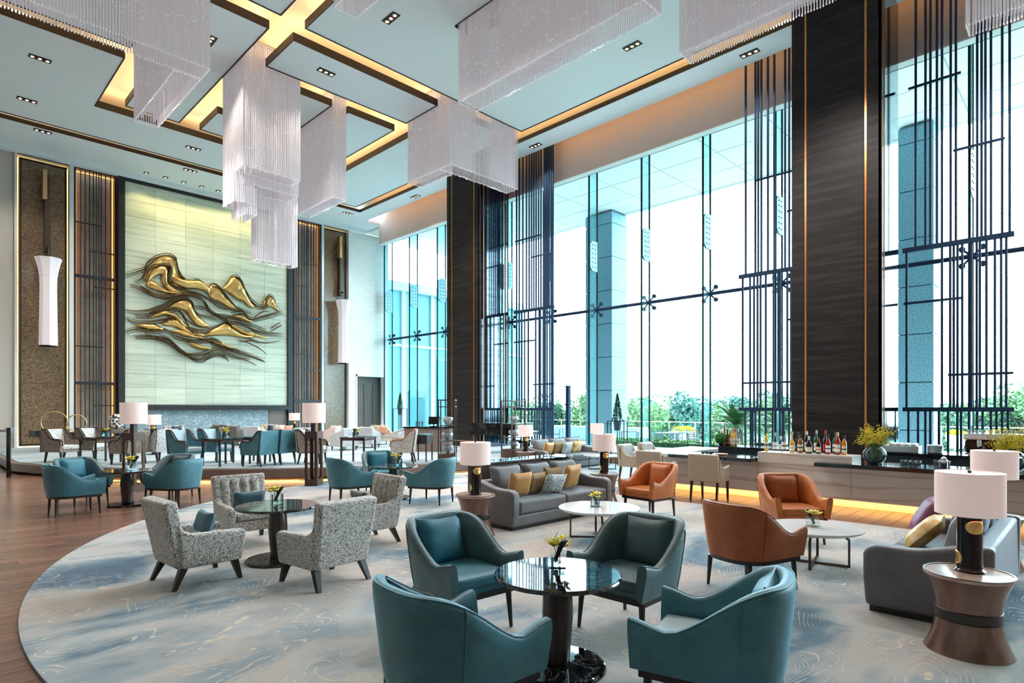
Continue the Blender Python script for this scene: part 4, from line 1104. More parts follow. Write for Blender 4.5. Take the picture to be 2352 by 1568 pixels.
# ================================================================== CHANDELIERS
def chandelier(label, boxes, waves, lamps, seed=0, step=.056):
    """curtains of hanging glass rods; boxes = (x0, x1, y0, y1, z_bottom, z_top)"""
    random.seed(seed)
    bx = boxes[0]; ox, oy = (bx[0] + bx[1]) / 2, (bx[2] + bx[3]) / 2
    t = thing('chandelier', label, 'chandelier', (ox, oy, 12.3), 0, 'glass rod chandeliers')
    for (x0, x1, y0, y1, zb, zt) in boxes:
        rods = MB(); beads = MB()
        for (ins, dz) in ((0., 0.), (.13, .06)):
            a0, a1, b0, b1 = x0 + ins, x1 - ins, y0 + ins, y1 - ins
            if a1 - a0 < .1 or b1 - b0 < .1: continue
            per = []
            nx_ = max(2, int((a1 - a0) / step)); ny_ = max(2, int((b1 - b0) / step))
            for i in range(nx_): per += [(a0 + (a1 - a0) * i / nx_, b0, 0), (a1 - (a1 - a0) * i / nx_, b1, 1)]
            for i in range(ny_): per += [(a1, b0 + (b1 - b0) * i / ny_, 1), (a0, b1 - (b1 - b0) * i / ny_, 0)]
            for (x, y, far) in per:
                zz = zb + dz + random.uniform(-.015, .015); r = .0135
                rods.cyl((x - ox, y - oy, zz - 12.3), (x - ox, y - oy, zt - 12.3), r, n=5, caps=False, ph=random.random())
                if ins == 0.:
                    for (zw, amp, kx, ph) in waves:
                        z = zw + amp * math.sin(kx * (x + y) + ph) + random.gauss(0, .07)
                        if zb + .1 < z < zt - .2 and random.random() < .4: beads.cyl((x - ox, y - oy, z - .016 - 12.3), (x - ox, y - oy, z + .016 - 12.3), .015, n=5)
                    beads.cyl((x - ox, y - oy, zz - .02 - 12.3), (x - ox, y - oy, zz + .02 - 12.3), .015, n=5)
        rods.build('rod_curtain', 'glass_rod', t, kind='stuff')
        beads.build('bead_bands', 'glass_bead', t, kind='stuff')
        if zt > 12.: 
            f = MB(); f.box(x0 - .02 - ox, x1 + .02 - ox, y0 - .02 - oy, y1 + .02 - oy, zt - 12.3, zt + .03 - 12.3); f.build('ceiling_plate', 'chrome', t)
        else:
            f = MB(); k = .02
            for a in ((x0 - k, x1 + k, y0 - k, y0 + k), (x0 - k, x1 + k, y1 - k, y1 + k), (x0 - k, x0 + k, y0, y1), (x1 - k, x1 + k, y0, y1)): f.box(a[0] - ox, a[1] - ox, a[2] - oy, a[3] - oy, zt - .02 - 12.3, zt - 12.3)
            f.build('carrier_frame', 'chrome', t)
    for (x, y, z, p) in lamps:
        light('chandelier_lamp', 'SPOT', (x - ox, y - oy, z - 12.3), p * LAMP, (1., .93, .88), t, .15, 2.9)
    return t
LAMP = .75
ZT_ = 12.3
W1 = [(11.0, .22, 1.1, 0.), (10.55, .15, 1.6, 1.5), (10.15, .12, 1.3, 3.)]
chandelier('hanging glass rod chandelier at the top left corner, shaped like an L', [(-3., 4.93, 14.77, 15.35, 9.7, ZT_), (4.36, 4.93, 15.4, 18.9, 9.7, ZT_)], W1, [(1.5, 15.06, 9.66, 420), (4.6, 17.2, 9.66, 420)], 1)
chandelier('tiered glass rod chandelier hanging lowest in front of the gold wall art',
           [(6.64, 8.32, 17.24, 17.84, 8.68, ZT_), (6.64, 7.2, 17.88, 18.75, 7.85, ZT_), (6.95, 7.28, 17.9, 18.9, 7.55, 8.4), (7.63, 8.94, 18.72, 19.12, 6.45, 9.6), (9.80, 10.27, 17.95, 20.5, 8.75, ZT_), (7.2, 8.6, 17.95, 18.7, 8.45, 11.4)],
           [(11.3, .12, 1.5, .5), (10.6, .2, 2., 0.), (9.9, .15, 1.7, 2.), (9.3, .08, 2., 1.)], [(8.3, 18.92, 6.4, 420), (10.03, 19.2, 8.7, 300)], 2)
chandelier('long glass rod chandelier at the top centre above the nearest tables', [(9.98, 10.62, 6.3, 11.8, 9.7, ZT_)], [(11.1, .25, 1.0, 0.), (10.6, .18, 1.4, 1.), (10.1, .15, 1.1, 2.5)], [(10.3, 7.8, 9.66, 480), (10.3, 10.4, 9.66, 480)], 3)
chandelier('square glass rod chandelier in front of the far dark column', [(12.18, 15.25, 14.80, 15.36, 9.62, ZT_), (12.18, 12.77, 15.4, 17.1, 9.62, ZT_)], [(11.2, .08, 2., 0.), (10.7, .12, 1.2, 1.), (11.6, .05, 2., .4)], [(13.2, 15.08, 9.58, 420), (14.6, 15.08, 9.58, 420)], 4)
chandelier('long glass rod chandelier at the top right beside the dark column', [(12.08, 12.6, .4, 6.68, 9.7, ZT_)], [(11.0, .25, 1.2, .6), (10.5, .2, 1.5, 2.), (10.05, .12, 1.1, 0.)], [(12.35, 4.6, 9.66, 480), (12.35, 2., 9.66, 480)], 5)
chandelier('tip of a glass rod chandelier at the top edge left of centre', [(6.64, 7.18, 8., 12.1, 10.7, ZT_)], [(11.3, .1, 1.4, 0.)], [(6.9, 9.6, 10.6, 420)], 6)
chandelier('tip of a glass rod chandelier at the top right corner over the window screen', [(15.44, 15.9, .3, 2.0, 9.75, ZT_)], [(10.6, .1, 1.4, 0.)], [(15.7, 1.2, 9.7, 200)], 7)
# ================================================================== CEILING DOWNLIGHTS
def at_ceiling(px, py, z=ZC):
    d = 1370. * (z - 1.8) / (938. - py); r = (px - 1176.) / 1370.; ca, sa = math.cos(AZ), math.sin(AZ)
    return d * (ca + sa * r), d * (sa - ca * r)
def downlight(x, y, n, alongY, label, power, col=(1., .88, .74)):
    t = thing('downlight', label, 'downlight', (x, y, ZC - .004), PI / 2 if alongY else 0, 'recessed ceiling downlights')
    w = .17 * n
    MB().box(-w / 2, w / 2, -.11, .11, -.012, .003).build('trim', 'black_metal', t)
    for k in range(n):
        xx = -w / 2 + .17 * (k + .5)
        c = MB(); c.lathe([(.045, -.016), (.06, -.024), (.06, -.012), (.045, -.012)], 14, (xx, 0, 0)); c.build('lamp_ring', 'copper', t)
        MB().lathe([(0, -.018), (.038, -.018), (.038, -.013), (0, -.013)], 14, (xx, 0, 0)).build('lens', 'spot_lens', t)
    light('downlight_lamp', 'SPOT', (0, 0, -.06), power * SPOTP, col, t, .05, 1.9, (0, 0, 0))
SPOTP = 1.0
for (px, py, n, ay, lb) in ((92, 134, 3, 0, 'triple downlight nearest the top left chandelier'), (62, 229, 3, 0, 'triple downlight at the far left of the big ceiling panel'),
        (98, 301, 3, 0, 'triple downlight above the left bronze niche'), (444, 340, 3, 0, 'triple downlight on the long back ceiling panel left of the tiered chandelier'),
        (437, 391, 3, 0, 'triple downlight above the gold wall sculpture'), (483, 93, 3, 1, 'triple downlight on the narrow panel right of the top left chandelier'),
        (749, 165, 3, 0, 'triple downlight on the framed panel right of the tiered chandelier'), (898, 41, 3, 1, 'triple downlight at the top centre left of the long chandelier'),
        (1452, 105, 3, 1, 'triple downlight right of the long top centre chandelier'), (1722, 122, 3, 1, 'bright triple downlight on the window border next to the near column'),
        (1230, 334, 3, 1, 'triple downlight on the window border right of the square chandelier'), (954, 451, 3, 1, 'triple downlight on the window border left of the far column'),
        (798, 489, 3, 0, 'triple downlight at the far corner of the window border'),
        (336, 397, 1, 0, 'single downlight over the art, first from left'), (380, 407, 1, 0, 'single downlight over the art, second from left'),
        (422, 418, 1, 0, 'single downlight over the art, third from left'), (463, 428, 1, 0, 'single downlight over the art, fourth from left'), (501, 438, 1, 0, 'single downlight over the art, beside the tiered chandelier')):
    x, y = at_ceiling(px, py); downlight(x, y, n, ay, lb, 230. if n == 3 else 55., (1., .88, .74) if n == 3 else (1., .80, .34))
xa_, ya_ = at_ceiling(501, 438); xb_, yb_ = at_ceiling(463, 428)
for k_, w_ in ((1, 'sixth'), (2, 'seventh'), (3, 'eighth')): downlight(xa_ + (xa_ - xb_) * k_, ya_ + (ya_ - yb_) * k_, 1, 0, 'single downlight over the art, ' + w_ + ' from left behind the tiered chandelier', 55., (1., .80, .34))
# ================================================================== ART WALL: lanterns and the gold relief
def wall_lantern(label, x):
    t = thing('wall_lantern', label, 'lamp', (x, YB - .45, .3), 0, 'flared white wall lanterns')
    n = 8
    pr = [(.30, 3.92), (.29, 4.6), (.28, 5.4), (.27, 6.2), (.28, 6.55), (.33, 6.9), (.40, 7.18), (.445, 7.32)]
    MB().lathe([(r, z) for r, z in pr] + [(r - .012, z) for r, z in reversed(pr)] + [pr[0]], n).build('shade', 'lantern_paper', t)
    for (r, z) in ((.30, 3.92), (.268, 6.53), (.445, 7.32)):
        MB().lathe([(r - .004, z - .015), (r + .008, z - .015), (r + .008, z + .015), (r - .004, z + .015), (r - .004, z - .015)], n).build('hoop', 'bronze_metal', t)
    MB().lathe([(0, 3.96), (.285, 3.96), (.285, 3.98), (0, 3.98)], n).build('diffuser', 'lantern_paper', t)
    MB().cyl((0, 0, 7.0), (0, 0, 7.75), .012, n=6).build('stem', 'bronze_metal', t)
    a = MB(); a.box(-.09, .09, .22, .50, 7.6, 10.6); a.build('wall_bar', 'bronze_metal', t, bevel=.01)
    a = MB(); a.box(-.16, -.02, .1, .40, 9.6, 10.75); a.build('bracket', 'brass', t, bevel=.01)
    a = MB(); a.box(-.02, .02, -.02, .3, 7.7, 7.78); a.build('hanger', 'bronze_metal', t)
    light('lantern_lamp', 'POINT', (0, 0, 5.6), 6., (1., .85, .7), t, .1)
    return t
wall_lantern('flared white wall lantern on the left bronze niche', 3.80)
wall_lantern('flared white wall lantern on the right bronze niche', 16.42)
# gold mountain relief: traced in wall metres from the crop (280..680, 570..850 px)
def art(px, py):
    X = 280 + px * 400 / 1280.; Yp = 570 + py * 280 / 896.
    r = (X - 1176.) / 1370.; ca, sa = math.cos(AZ), math.sin(AZ); d = (YB - .16) / (sa - ca * r)
    return d * (ca + sa * r), 1.8 + (938. - Yp) * d / 1370.
rel = thing('wall_sculpture', 'gold and bronze mountain ridge relief spread across the pale stone wall', 'sculpture', (9.9, YB - .13, 1.95))
def smooth_curve(P, k=5):
    out = []; n = len(P)
    for i in range(n - 1):
        p0, p1, p2, p3 = P[max(i - 1, 0)], P[i], P[i + 1], P[min(i + 2, n - 1)]
        for j in range(k):
            t = j / k
            out.append(tuple(.5 * (2 * p1[a] + (p2[a] - p0[a]) * t + (2 * p0[a] - 5 * p1[a] + 4 * p2[a] - p3[a]) * t * t + (3 * p1[a] - p0[a] - 3 * p2[a] + p3[a]) * t ** 3) for a in (0, 1)))
    return out + [P[-1]]
def gold_plate(top, bot, depth):
    A = smooth_curve([art(*p) for p in top]); B = smooth_curve([art(*p) for p in bot])
    n = 40
    def res(C):
        out = []
        for i in range(n + 1):
            f = i / n * (len(C) - 1); k = min(int(f), len(C) - 2); g = f - k
            out.append((C[k][0] + (C[k + 1][0] - C[k][0]) * g, C[k][1] + (C[k + 1][1] - C[k][1]) * g))
        return out
    A = res(A); B = res(B); vs = []; fs = []; m_ = 6
    for i in range(n + 1):
        for j in range(m_ + 1):
            f = j / m_; x = A[i][0] + (B[i][0] - A[i][0]) * f; z = A[i][1] + (B[i][1] - A[i][1]) * f
            dd = -depth * (.35 + .65 * math.sin(PI * min(1, f * 1.1)) ** .6) * math.sin(PI * (i + .5) / (n + 1)) ** .4 - .012 * math.sin(i * .9 + j * 1.7)
            vs.append((x - 9.9, dd, z - 1.95))
    for i in range(n):
        for j in range(m_): a = i * (m_ + 1) + j; fs.append((a, a + m_ + 1, a + m_ + 2, a + 1))
    o = MB().add(vs, fs).build('gold_plate', 'gold_metal', rel); o.data.shade_smooth()
    md = o.modifiers.new('thick', 'SOLIDIFY'); md.thickness = .02
    return o
plates = [
 ([(150, 215), (190, 130), (260, 75), (330, 60), (385, 90), (400, 160), (440, 215), (490, 243)], [(185, 240), (215, 175), (270, 130), (330, 125), (345, 180), (340, 240), (390, 285), (470, 300)]),
 ([(185, 250), (215, 165), (265, 135), (320, 135), (335, 170), (320, 220), (340, 265), (420, 310)], [(180, 265), (215, 225), (265, 195), (290, 200), (290, 240), (330, 300), (420, 335), (575, 350)]),
 ([(345, 200), (380, 190), (430, 225), (490, 240), (560, 240), (620, 270), (640, 300), (640, 330)], [(350, 230), (370, 255), (420, 280), (470, 300), (530, 300), (590, 310), (620, 325), (635, 340)]),
 ([(175, 260), (210, 240), (250, 255), (290, 285), (330, 310), (400, 320), (480, 320), (575, 350)], [(180, 275), (200, 290), (240, 305), (290, 325), (350, 335), (420, 345), (500, 345), (575, 355)]),
 ([(635, 300), (650, 275), (680, 270), (715, 295), (740, 335), (780, 380), (830, 430), (870, 445)], [(632, 330), (640, 355), (680, 385), (720, 400), (760, 425), (800, 445), (840, 450), (870, 450)]),
 ([(735, 300), (775, 260), (800, 215), (835, 212), (865, 240), (890, 290), (920, 360), (970, 425)], [(740, 305), (770, 320), (800, 340), (840, 375), (870, 385), (900, 400), (930, 430), (965, 440)]),
 ([(1035, 425), (1050, 380), (1075, 352), (1095, 352), (1115, 380), (1125, 420), (1150, 455), (1160, 460)], [(1035, 432), (1050, 440), (1070, 430), (1090, 430), (1110, 440), (1130, 452), (1145, 460), (1155, 464)]),
 ([(330, 440), (380, 395), (430, 375), (480, 375), (505, 400), (520, 450), (570, 510), (640, 570)], [(335, 445), (390, 445), (430, 450), (470, 470), (490, 500), (540, 560), (590, 582), (640, 580)]),
 ([(190, 515), (250, 475), (310, 460), (370, 480), (420, 510), (450, 545), (500, 570), (520, 600)], [(195, 518), (260, 505), (310, 495), (350, 500), (390, 520), (430, 570), (470, 590), (500, 605)]),
 ([(290, 545), (340, 520), (390, 515), (430, 540), (470, 580), (520, 600), (560, 610), (640, 640)], [(295, 555), (330, 570), (380, 575), (420, 590), (470, 620), (520, 645), (560, 650), (620, 655)]),
 ([(100, 565), (150, 560), (200, 558), (240, 562), (275, 575), (300, 590), (310, 598), (315, 600)], [(110, 570), (150, 585), (180, 597), (210, 602), (240, 604), (270, 604), (290, 604), (310, 603)]),
 ([(600, 640), (660, 600), (710, 570), (760, 548), (800, 580), (850, 620), (900, 640), (960, 640)], [(600, 645), (650, 645), (700, 640), (750, 640), (790, 640), (840, 650), (900, 660), (960, 655)]),
 ([(780, 545), (830, 560), (870, 590), (910, 610), (960, 620), (1000, 635), (1040, 650), (1075, 655)], [(790, 560), (830, 590), (860, 610), (900, 630), (950, 645), (1000, 652), (1040, 660), (1075, 660)]),
 ([(360, 605), (410, 600), (450, 605), (500, 625), (540, 645), (560, 650), (580, 655), (600, 660)], [(365, 612), (400, 625), (430, 640), (470, 652), (500, 655), (530, 655), (560, 658), (590, 662)]),
 ([(470, 680), (510, 690), (550, 705), (590, 720), (620, 730), (640, 735), (650, 738), (660, 740)], [(480, 690), (510, 715), (540, 735), (570, 742), (600, 742), (620, 742), (640, 742), (655, 741)]),
 ([(620, 670), (670, 675), (710, 685), (750, 705), (780, 720), (800, 725), (815, 728), (830, 730)], [(640, 680), (680, 700), (710, 715), (740, 725), (770, 730), (790, 732), (810, 733), (825, 733)]),
 ([(800, 505), (840, 490), (880, 495), (910, 515), (930, 530), (940, 533), (950, 535), (960, 537)], [(805, 515), (840, 515), (870, 525), (890, 532), (910, 536), (925, 538), (940, 539), (955, 540)]),
]
for i, (a, b_) in enumerate(plates): gold_plate(a, b_, .13 + .05 * (i % 3))
ridges = [
 [(20, 190), (100, 170), (160, 150), (190, 110), (260, 65), (335, 55), (390, 80), (402, 140), (440, 215), (490, 243), (560, 232), (640, 290)],
 [(90, 250), (150, 225), (185, 160), (230, 125), (300, 120), (350, 135), (345, 190), (335, 250), (390, 290), (470, 315), (560, 335), (640, 375), (760, 440)],
 [(55, 272), (110, 285), (170, 320), (240, 350), (330, 362), (430, 345), (520, 345), (600, 395), (640, 450), (720, 510), (800, 540)],
 [(130, 275), (180, 310), (240, 340), (320, 350), (420, 340)],
 [(20, 455), (90, 465), (180, 460), (250, 440), (300, 425), (380, 380), (440, 368), (490, 375), (510, 410), (520, 450), (570, 490), (690, 520)],
 [(95, 495), (160, 500), (230, 470), (310, 455), (400, 450), (450, 520), (500, 590), (600, 610), (700, 575), (760, 545)],
 [(30, 515), (90, 540), (200, 545), (300, 530), (390, 510), (440, 550), (520, 620), (620, 670), (740, 700)],
 [(20, 615), (80, 595), (150, 600), (230, 610), (320, 600), (400, 650), (500, 680), (600, 680), (680, 670), (760, 720), (860, 745)],
 [(165, 630), (250, 660), (330, 680), (400, 740), (460, 775), (540, 780), (620, 765), (680, 735), (760, 760), (850, 790), (940, 805)],
 [(275, 640), (340, 665), (420, 740), (500, 800), (570, 818), (620, 800), (680, 775), (740, 785), (780, 818)],
 [(90, 652), (180, 650), (280, 665), (380, 720), (470, 775)],
 [(635, 275), (660, 265), (700, 280), (740, 325), (790, 390), (850, 440), (950, 470)],
 [(740, 295), (780, 250), (805, 212), (840, 208), (870, 240), (900, 310), (940, 380), (1000, 428), (1050, 425), (1060, 370), (1085, 350), (1110, 370), (1130, 430), (1160, 460)],
 [(600, 400), (640, 460), (700, 500), (770, 540), (820, 610), (900, 645), (1000, 690)],
 [(760, 545), (830, 545), (900, 570), (970, 605), (1060, 625), (1180, 635)],
 [(640, 690), (720, 710), (800, 745), (900, 770), (1050, 825)],
 [(700, 760), (790, 800), (900, 825), (985, 860)],
 [(840, 670), (920, 700), (1000, 740), (1060, 780)],
 [(800, 480), (880, 470), (940, 520), (1020, 510), (1120, 480), (1185, 468)],
 [(960, 510), (1020, 470), (1080, 460)],
 [(1080, 590), (1130, 560), (1160, 545)], [(1090, 615), (1150, 580), (1180, 565)],
 [(640, 380), (700, 430), (760, 450), (860, 460)], [(520, 430), (600, 440), (680, 490), (760, 500), (850, 520), (940, 560), (1060, 600)],
 [(440, 470), (480, 530), (540, 570), (640, 575)], [(860, 690), (950, 680), (1050, 700), (1160, 680)],
]
random.seed(5)
for i, rg in enumerate(ridges):
    for k in range(4 if len(rg) > 4 else 1):
        off = (0, 9, -9, 18)[k]
        C = smooth_curve([art(p[0] + random.uniform(-5, 5) + off * .5, p[1] + off + random.uniform(-3, 3)) for p in rg], 6)
        n = len(C); dep = -.10 - .12 * ((i + k) % 3) / 2
        rr = [.006 + (.024 if k == 0 else .014) * math.sin(PI * (j + .5) / n) ** .7 for j in range(n)]
        MB().tube([(x - 9.9, dep * (.4 + .6 * math.sin(PI * (j + .5) / n)), z - 1.95) for j, (x, z) in enumerate(C)], rr, 6).build('bronze_ridge', 'relief_bronze', rel, smooth=True)
# ================================================================== BAR
bar = thing('bar', 'long pale veined stone bar with black counters and glowing base', 'bar', (12.1, 3.0, 0))
def lb(x0, x1, y0, y1, z0, z1): return MB().box(x0 - 12.1, x1 - 12.1, y0 - 3., y1 - 3., z0, z1)
yy = [7.5, 6.1, 4.87, 3.2, 1.7, .2, -1.3, -2.8]
for i in range(len(yy) - 1):
    lb(11.9, 11.96, yy[i + 1] + .003, yy[i] - .003, .15, .74).build('front_slab', 'bar_marble', bar)
lb(11.96, 14.3, 7.44, 7.5, .15, .74).build('front_slab', 'bar_marble', bar)
lb(12.03, 12.55, -2.8, 7.4, .15, .73).build('carcass', 'frame_dark', bar)
lb(12.03, 14.3, 6.75, 7.42, .15, .73).build('carcass', 'frame_dark', bar)
lb(11.88, 12.45, 3.18, 4.87, .74, .94).build('raised_block', 'bar_marble', bar)
lb(11.58, 12.5, -2.8, 3.72, .75, .82).build('counter_top', 'counter_black', bar)
lb(11.60, 12.5, 4.88, 6.7, .75, .82).build('counter_top', 'counter_black', bar)
lb(11.60, 14.3, 6.7, 7.6, .75, .82).build('counter_top', 'white_stone', bar)
lb(11.965, 12.0, -2.8, 7.35, .155, .175).build('led_strip', 'led_bar', bar)
lb(12.10, 12.5, -2.8, 7.3, .0, .15).build('plinth', 'cove_paint', bar); lb(12.1, 14.2, 6.8, 7.3, .0, .15).build('plinth', 'cove_paint', bar)
lb(12.5, 13.1, 3.3, 6.65, .62, .70).build('work_shelf', 'bar_steel_dark', bar)
# back station with glasses and bottles
st = thing('back_bar', 'dark steel back bar station holding bottles behind the bar', 'counter', (13.6, 5.6, 0))
MB().box(-.35, .35, -.9, .75, 0, .90).build('cabinet', 'bar_steel_dark', st, bevel=.01)
MB().box(-.38, .38, -.93, .78, .90, .93).build('top', 'counter_black', st)
st2 = thing('back_bar', 'dark back counter below the right window screen', 'counter', (14.6, .7, 0))
MB().box(-.4, .4, -3.4, 2.6, 0, .86).build('cabinet', 'bar_steel_dark', st2, bevel=.01)
MB().box(-.43, .43, -3.43, 2.63, .86, .90).build('top', 'counter_black', st2)
def tumbler(label, loc, group='upturned glasses on the bar', r=.035, h=.10):
    o = MB().lathe([(r * .8, 0), (r, h), (r - .003, h), (r * .8 - .003, .008), (0, .008)], 12).build('tumbler', 'clear_glass'); o.data.shade_smooth()
    o.location = loc; return tag(o, label, 'glass', group)
random.seed(21)
for i in range(8):
    tumbler('clear tumbler in the left row of glasses on the right black counter', (11.95 + .1 * (i % 2), 2.42 - .075 * (i // 2), .82))
for i in range(6):
    tumbler('clear tumbler beside the metal shaker on the right black counter', (12.25 + .1 * (i % 2), 2.0 - .08 * (i // 2), .82), 'glasses beside the shaker')
for i in range(10):
    tumbler('clear tumbler in the rows on the back bar station', (13.30 + .09 * (i % 2), 5.45 - .085 * (i // 2), .93), 'glasses on the back bar station', .034, .11)
for i in range(6):
    tumbler('small glass on the left black counter insert', (12.0 + .1 * (i % 2), 6.1 - .09 * (i // 2), .82), 'glasses on the left black counter', .03, .06)
def bottle(label, loc, body, cap, lab, r=.036, h=.30, neck=.6, sq=False, rz=0., group='spirit bottles on the raised bar block'):
    t = thing('bottle', label, 'bottle', loc, rz, group); t.scale = (1.2, 1.2, 1.25)
    hs = h * neck; n = 4 if sq else 16
    prof = [(0, 0), (r * .95, 0), (r, .006), (r, hs), (r * .85, hs + .02), (r * .42, hs + .055), (.013, hs + .075), (.013, h - .02), (.015, h - .02), (.015, h), (0, h)]
    b_ = MB().lathe(prof, n).build('body', body, t); smooth_by_angle(b_, .5)
    MB().lathe([(.0155, h - .05), (.0165, h - .05), (.0165, h + .004), (0, h + .004)], 12).build('cap', cap, t)
    if lab:
        MB().lathe([(r + .0012, hs * .22), (r + .0012, hs * .78)], n).build('label', lab, t)
        MB().lathe([(r + .0018, hs * .45), (r + .0018, hs * .55)], n).build('label_band', cap, t)
    return t
for nme, c, al in (('bottle_green', (.01, .12, .05), 1), ('bottle_amber', (.30, .10, .015), 1), ('bottle_red', (.35, .012, .015), 1), ('bottle_dark', (.012, .010, .010), 1), ('bottle_gold', (.62, .40, .06), 1), ('bottle_orange', (.62, .22, .02), 1)):
    plain(nme, c, .08)
plain('label_cream', (.70, .62, .45), .6); plain('label_white', (.8, .8, .8), .6); plain('label_black', (.03, .03, .03), .5); plain('label_red', (.5, .03, .03), .5); plain('cap_red', (.45, .02, .03), .4); plain('cap_black', (.02, .02, .02), .4); plain('cap_gold', (.7, .5, .2), .3, .6); plain('cap_white', (.75, .75, .72), .5)
def by_px(px, X): 
    r = (px - 1176.) / 1370.; ca, sa = math.cos(AZ), math.sin(AZ); return X / (ca + sa * r) * (sa - ca * r)
BOT = [(1760, 12.18, 'bottle_gold', 'cap_black', 'label_cream', .030, .34, .6, 'tall slim gold bottle at the left end of the raised block'),
       (1768, 12.36, 'clear_glass', 'cap_white', None, .032, .36, .62, 'tall clear bottle behind the gold one'),
       (1780, 12.2, 'clear_glass', 'steel', 'label_white', .038, .30, .62, 'clear bottle with white label, left on the block'),
       (1793, 12.3, 'clear_glass', 'cap_white', 'label_white', .034, .24, .62, 'short clear bottle between two taller clear ones'),
       (1801, 12.2, 'clear_glass', 'cap_black', 'label_white', .036, .33, .6, 'clear bottle with black cap left of the copper strip'),
       (1819, 12.2, 'bottle_gold', 'cap_gold', 'label_white', .040, .32, .45, 'round golden bottle just left of the copper strip'),
       (1833, 12.34, 'bottle_dark', 'cap_black', None, .036, .31, .6, 'dark bottle behind the cream label one at the copper strip'),
       (1838, 12.14, 'bottle_amber', 'cap_black', 'label_cream', .040, .28, .62, 'amber bottle with cream label in front of the copper strip'),
       (1853, 12.34, 'bottle_dark', 'cap_white', 'label_cream', .034, .33, .62, 'tall dark bottle with cream label'),
       (1858, 12.12, 'bottle_dark', 'cap_white', 'label_cream', .048, .26, .5, 'squat black bottle with large cream label'),
       (1875, 12.34, 'bottle_green', 'steel', 'label_white', .036, .35, .58, 'tall green bottle in the middle of the row'),
       (1880, 12.12, 'bottle_dark', 'cap_red', 'label_cream', .034, .23, .6, 'small dark bottle with red cap before the green one'),
       (1896, 12.34, 'bottle_dark', 'cap_red', 'label_red', .036, .35, .55, 'tall dark bottle with red neck'),
       (1902, 12.14, 'bottle_red', 'cap_black', 'label_white', .034, .30, .58, 'bright red bottle with white label'),
       (1918, 12.34, 'bottle_green', 'cap_black', 'label_white', .034, .32, .6, 'green bottle behind the white label bottle near the right end'),
       (1924, 12.16, 'bottle_red', 'cap_gold', 'label_white', .036, .33, .6, 'deep red bottle with white label and gold cap'),
       (1939, 12.18, 'bottle_orange', 'cap_black', 'label_cream', .036, .29, .6, 'orange liqueur bottle at the right end of the block')]
for (px, X, bm_, cm_, lm_, r, h, nk, lbl) in BOT: bottle(lbl, (X, by_px(px, X), .94), bm_, cm_, lm_, r, h, nk)
SB = [(1652, 13.45, 'bottle_dark', 'cap_white', 'label_white', .036, .32), (1658, 13.3, 'bottle_green', 'cap_white', 'label_white', .042, .30), (1664, 13.5, 'bottle_red', 'cap_red', 'label_cream', .034, .33), (1671, 13.4, 'bottle_dark', 'cap_black', 'label_red', .036, .31), (1677, 13.5, 'bottle_amber', 'cap_white', 'label_white', .034, .33), (1683, 13.35, 'bottle_gold', 'cap_gold', 'label_white', .040, .33), (1689, 13.5, 'bottle_orange', 'cap_red', 'label_cream', .038, .32), (1695, 13.4, 'clear_glass', 'steel', 'label_white', .036, .32)]
SL = ['dark bottle with white cap, first in the row on the back bar', 'green bottle, second in the row on the back bar', 'red bottle, third in the row on the back bar', 'dark bottle, fourth in the row on the back bar', 'amber bottle, fifth in the row on the back bar', 'gold bottle, sixth in the row on the back bar', 'orange bottle, seventh in the row on the back bar', 'clear bottle, last in the row on the back bar']
for (px, X, bm_, cm_, lm_, r, h), lbl in zip(SB, SL): bottle(lbl, (X, by_px(px, X), .93), bm_, cm_, lm_, r, h, .58, group='spirit bottles on the back bar')
# topiary ball, tray, shaker, machine, trays
def leafball(mb, c, r, n, s, flat=1., seed=1):
    rnd = random.Random(seed)
    for i in range(n):
        u = rnd.uniform(-1, 1); a = rnd.uniform(0, 2 * PI); q = math.sqrt(1 - u * u); k = r * rnd.uniform(.72, 1.03)
        p = Vector((c[0] + k * q * math.cos(a), c[1] + k * q * math.sin(a), c[2] + k * u * flat))
        d = Vector((rnd.uniform(-1, 1), rnd.uniform(-1, 1), rnd.uniform(-.3, 1))).normalized(); e = d.cross(Vector((rnd.uniform(-1, 1), rnd.uniform(-1, 1), rnd.uniform(-1, 1)))).normalized()
        ss = s * rnd.uniform(.7, 1.3); f = d.cross(e) * ss * .18
        mb.add([p - d * ss, p + e * ss * .5 + f, p + d * ss, p - e * ss * .5 + f], [(0, 1, 2), (0, 2, 3)])
    return mb
t = thing('topiary_ball', 'small round green topiary ball standing at the left end of the back bar', 'plant', (13.25, 6.28, .93))
leafball(MB(), (0, 0, .17), .135, 900, .018).build('foliage', 'topiary_green', t, kind='stuff')
MB().ball((0, 0, .17), .11, 14, 9).build('core', 'topiary_green', t)
MB().lathe([(0, 0), (.05, 0), (.06, .06), (.05, .065), (0, .06)], 16).build('pot', 'counter_black', t)
t = thing('wooden_tray', 'round wooden board on the left black counter', 'tray', (12.15, 5.75, .82))
MB().lathe([(0, .0), (.12, 0), (.14, .02), (.13, .025), (0, .015)], 24).build('board', 'gold_fabric', t)
t = thing('cocktail_shaker', 'polished steel ice bucket on the right black counter', 'shaker', (12.05, 1.86, .82))
MB().lathe([(0, 0), (.055, 0), (.065, .12), (.06, .13), (0, .13)], 20).build('bucket', 'chrome', t).data.shade_smooth()
MB().lathe([(0, .13), (.055, .13), (.03, .17), (0, .19)], 20).build('lid', 'chrome', t).data.shade_smooth()
t = thing('espresso_machine', 'chrome and black espresso machine on the back counter at right', 'machine', (14.6, 1.40, .90), -PI / 2)
MB().box(-.48, .48, -.26, .26, .06, .30).build('body', 'gloss_black', t, bevel=.03)
MB().box(-.50, .50, -.28, .28, .30, .42).build('hood', 'chrome', t, bevel=.02)
MB().box(-.46, .46, -.40, -.2, .02, .06).build('drip_tray', 'chrome', t)
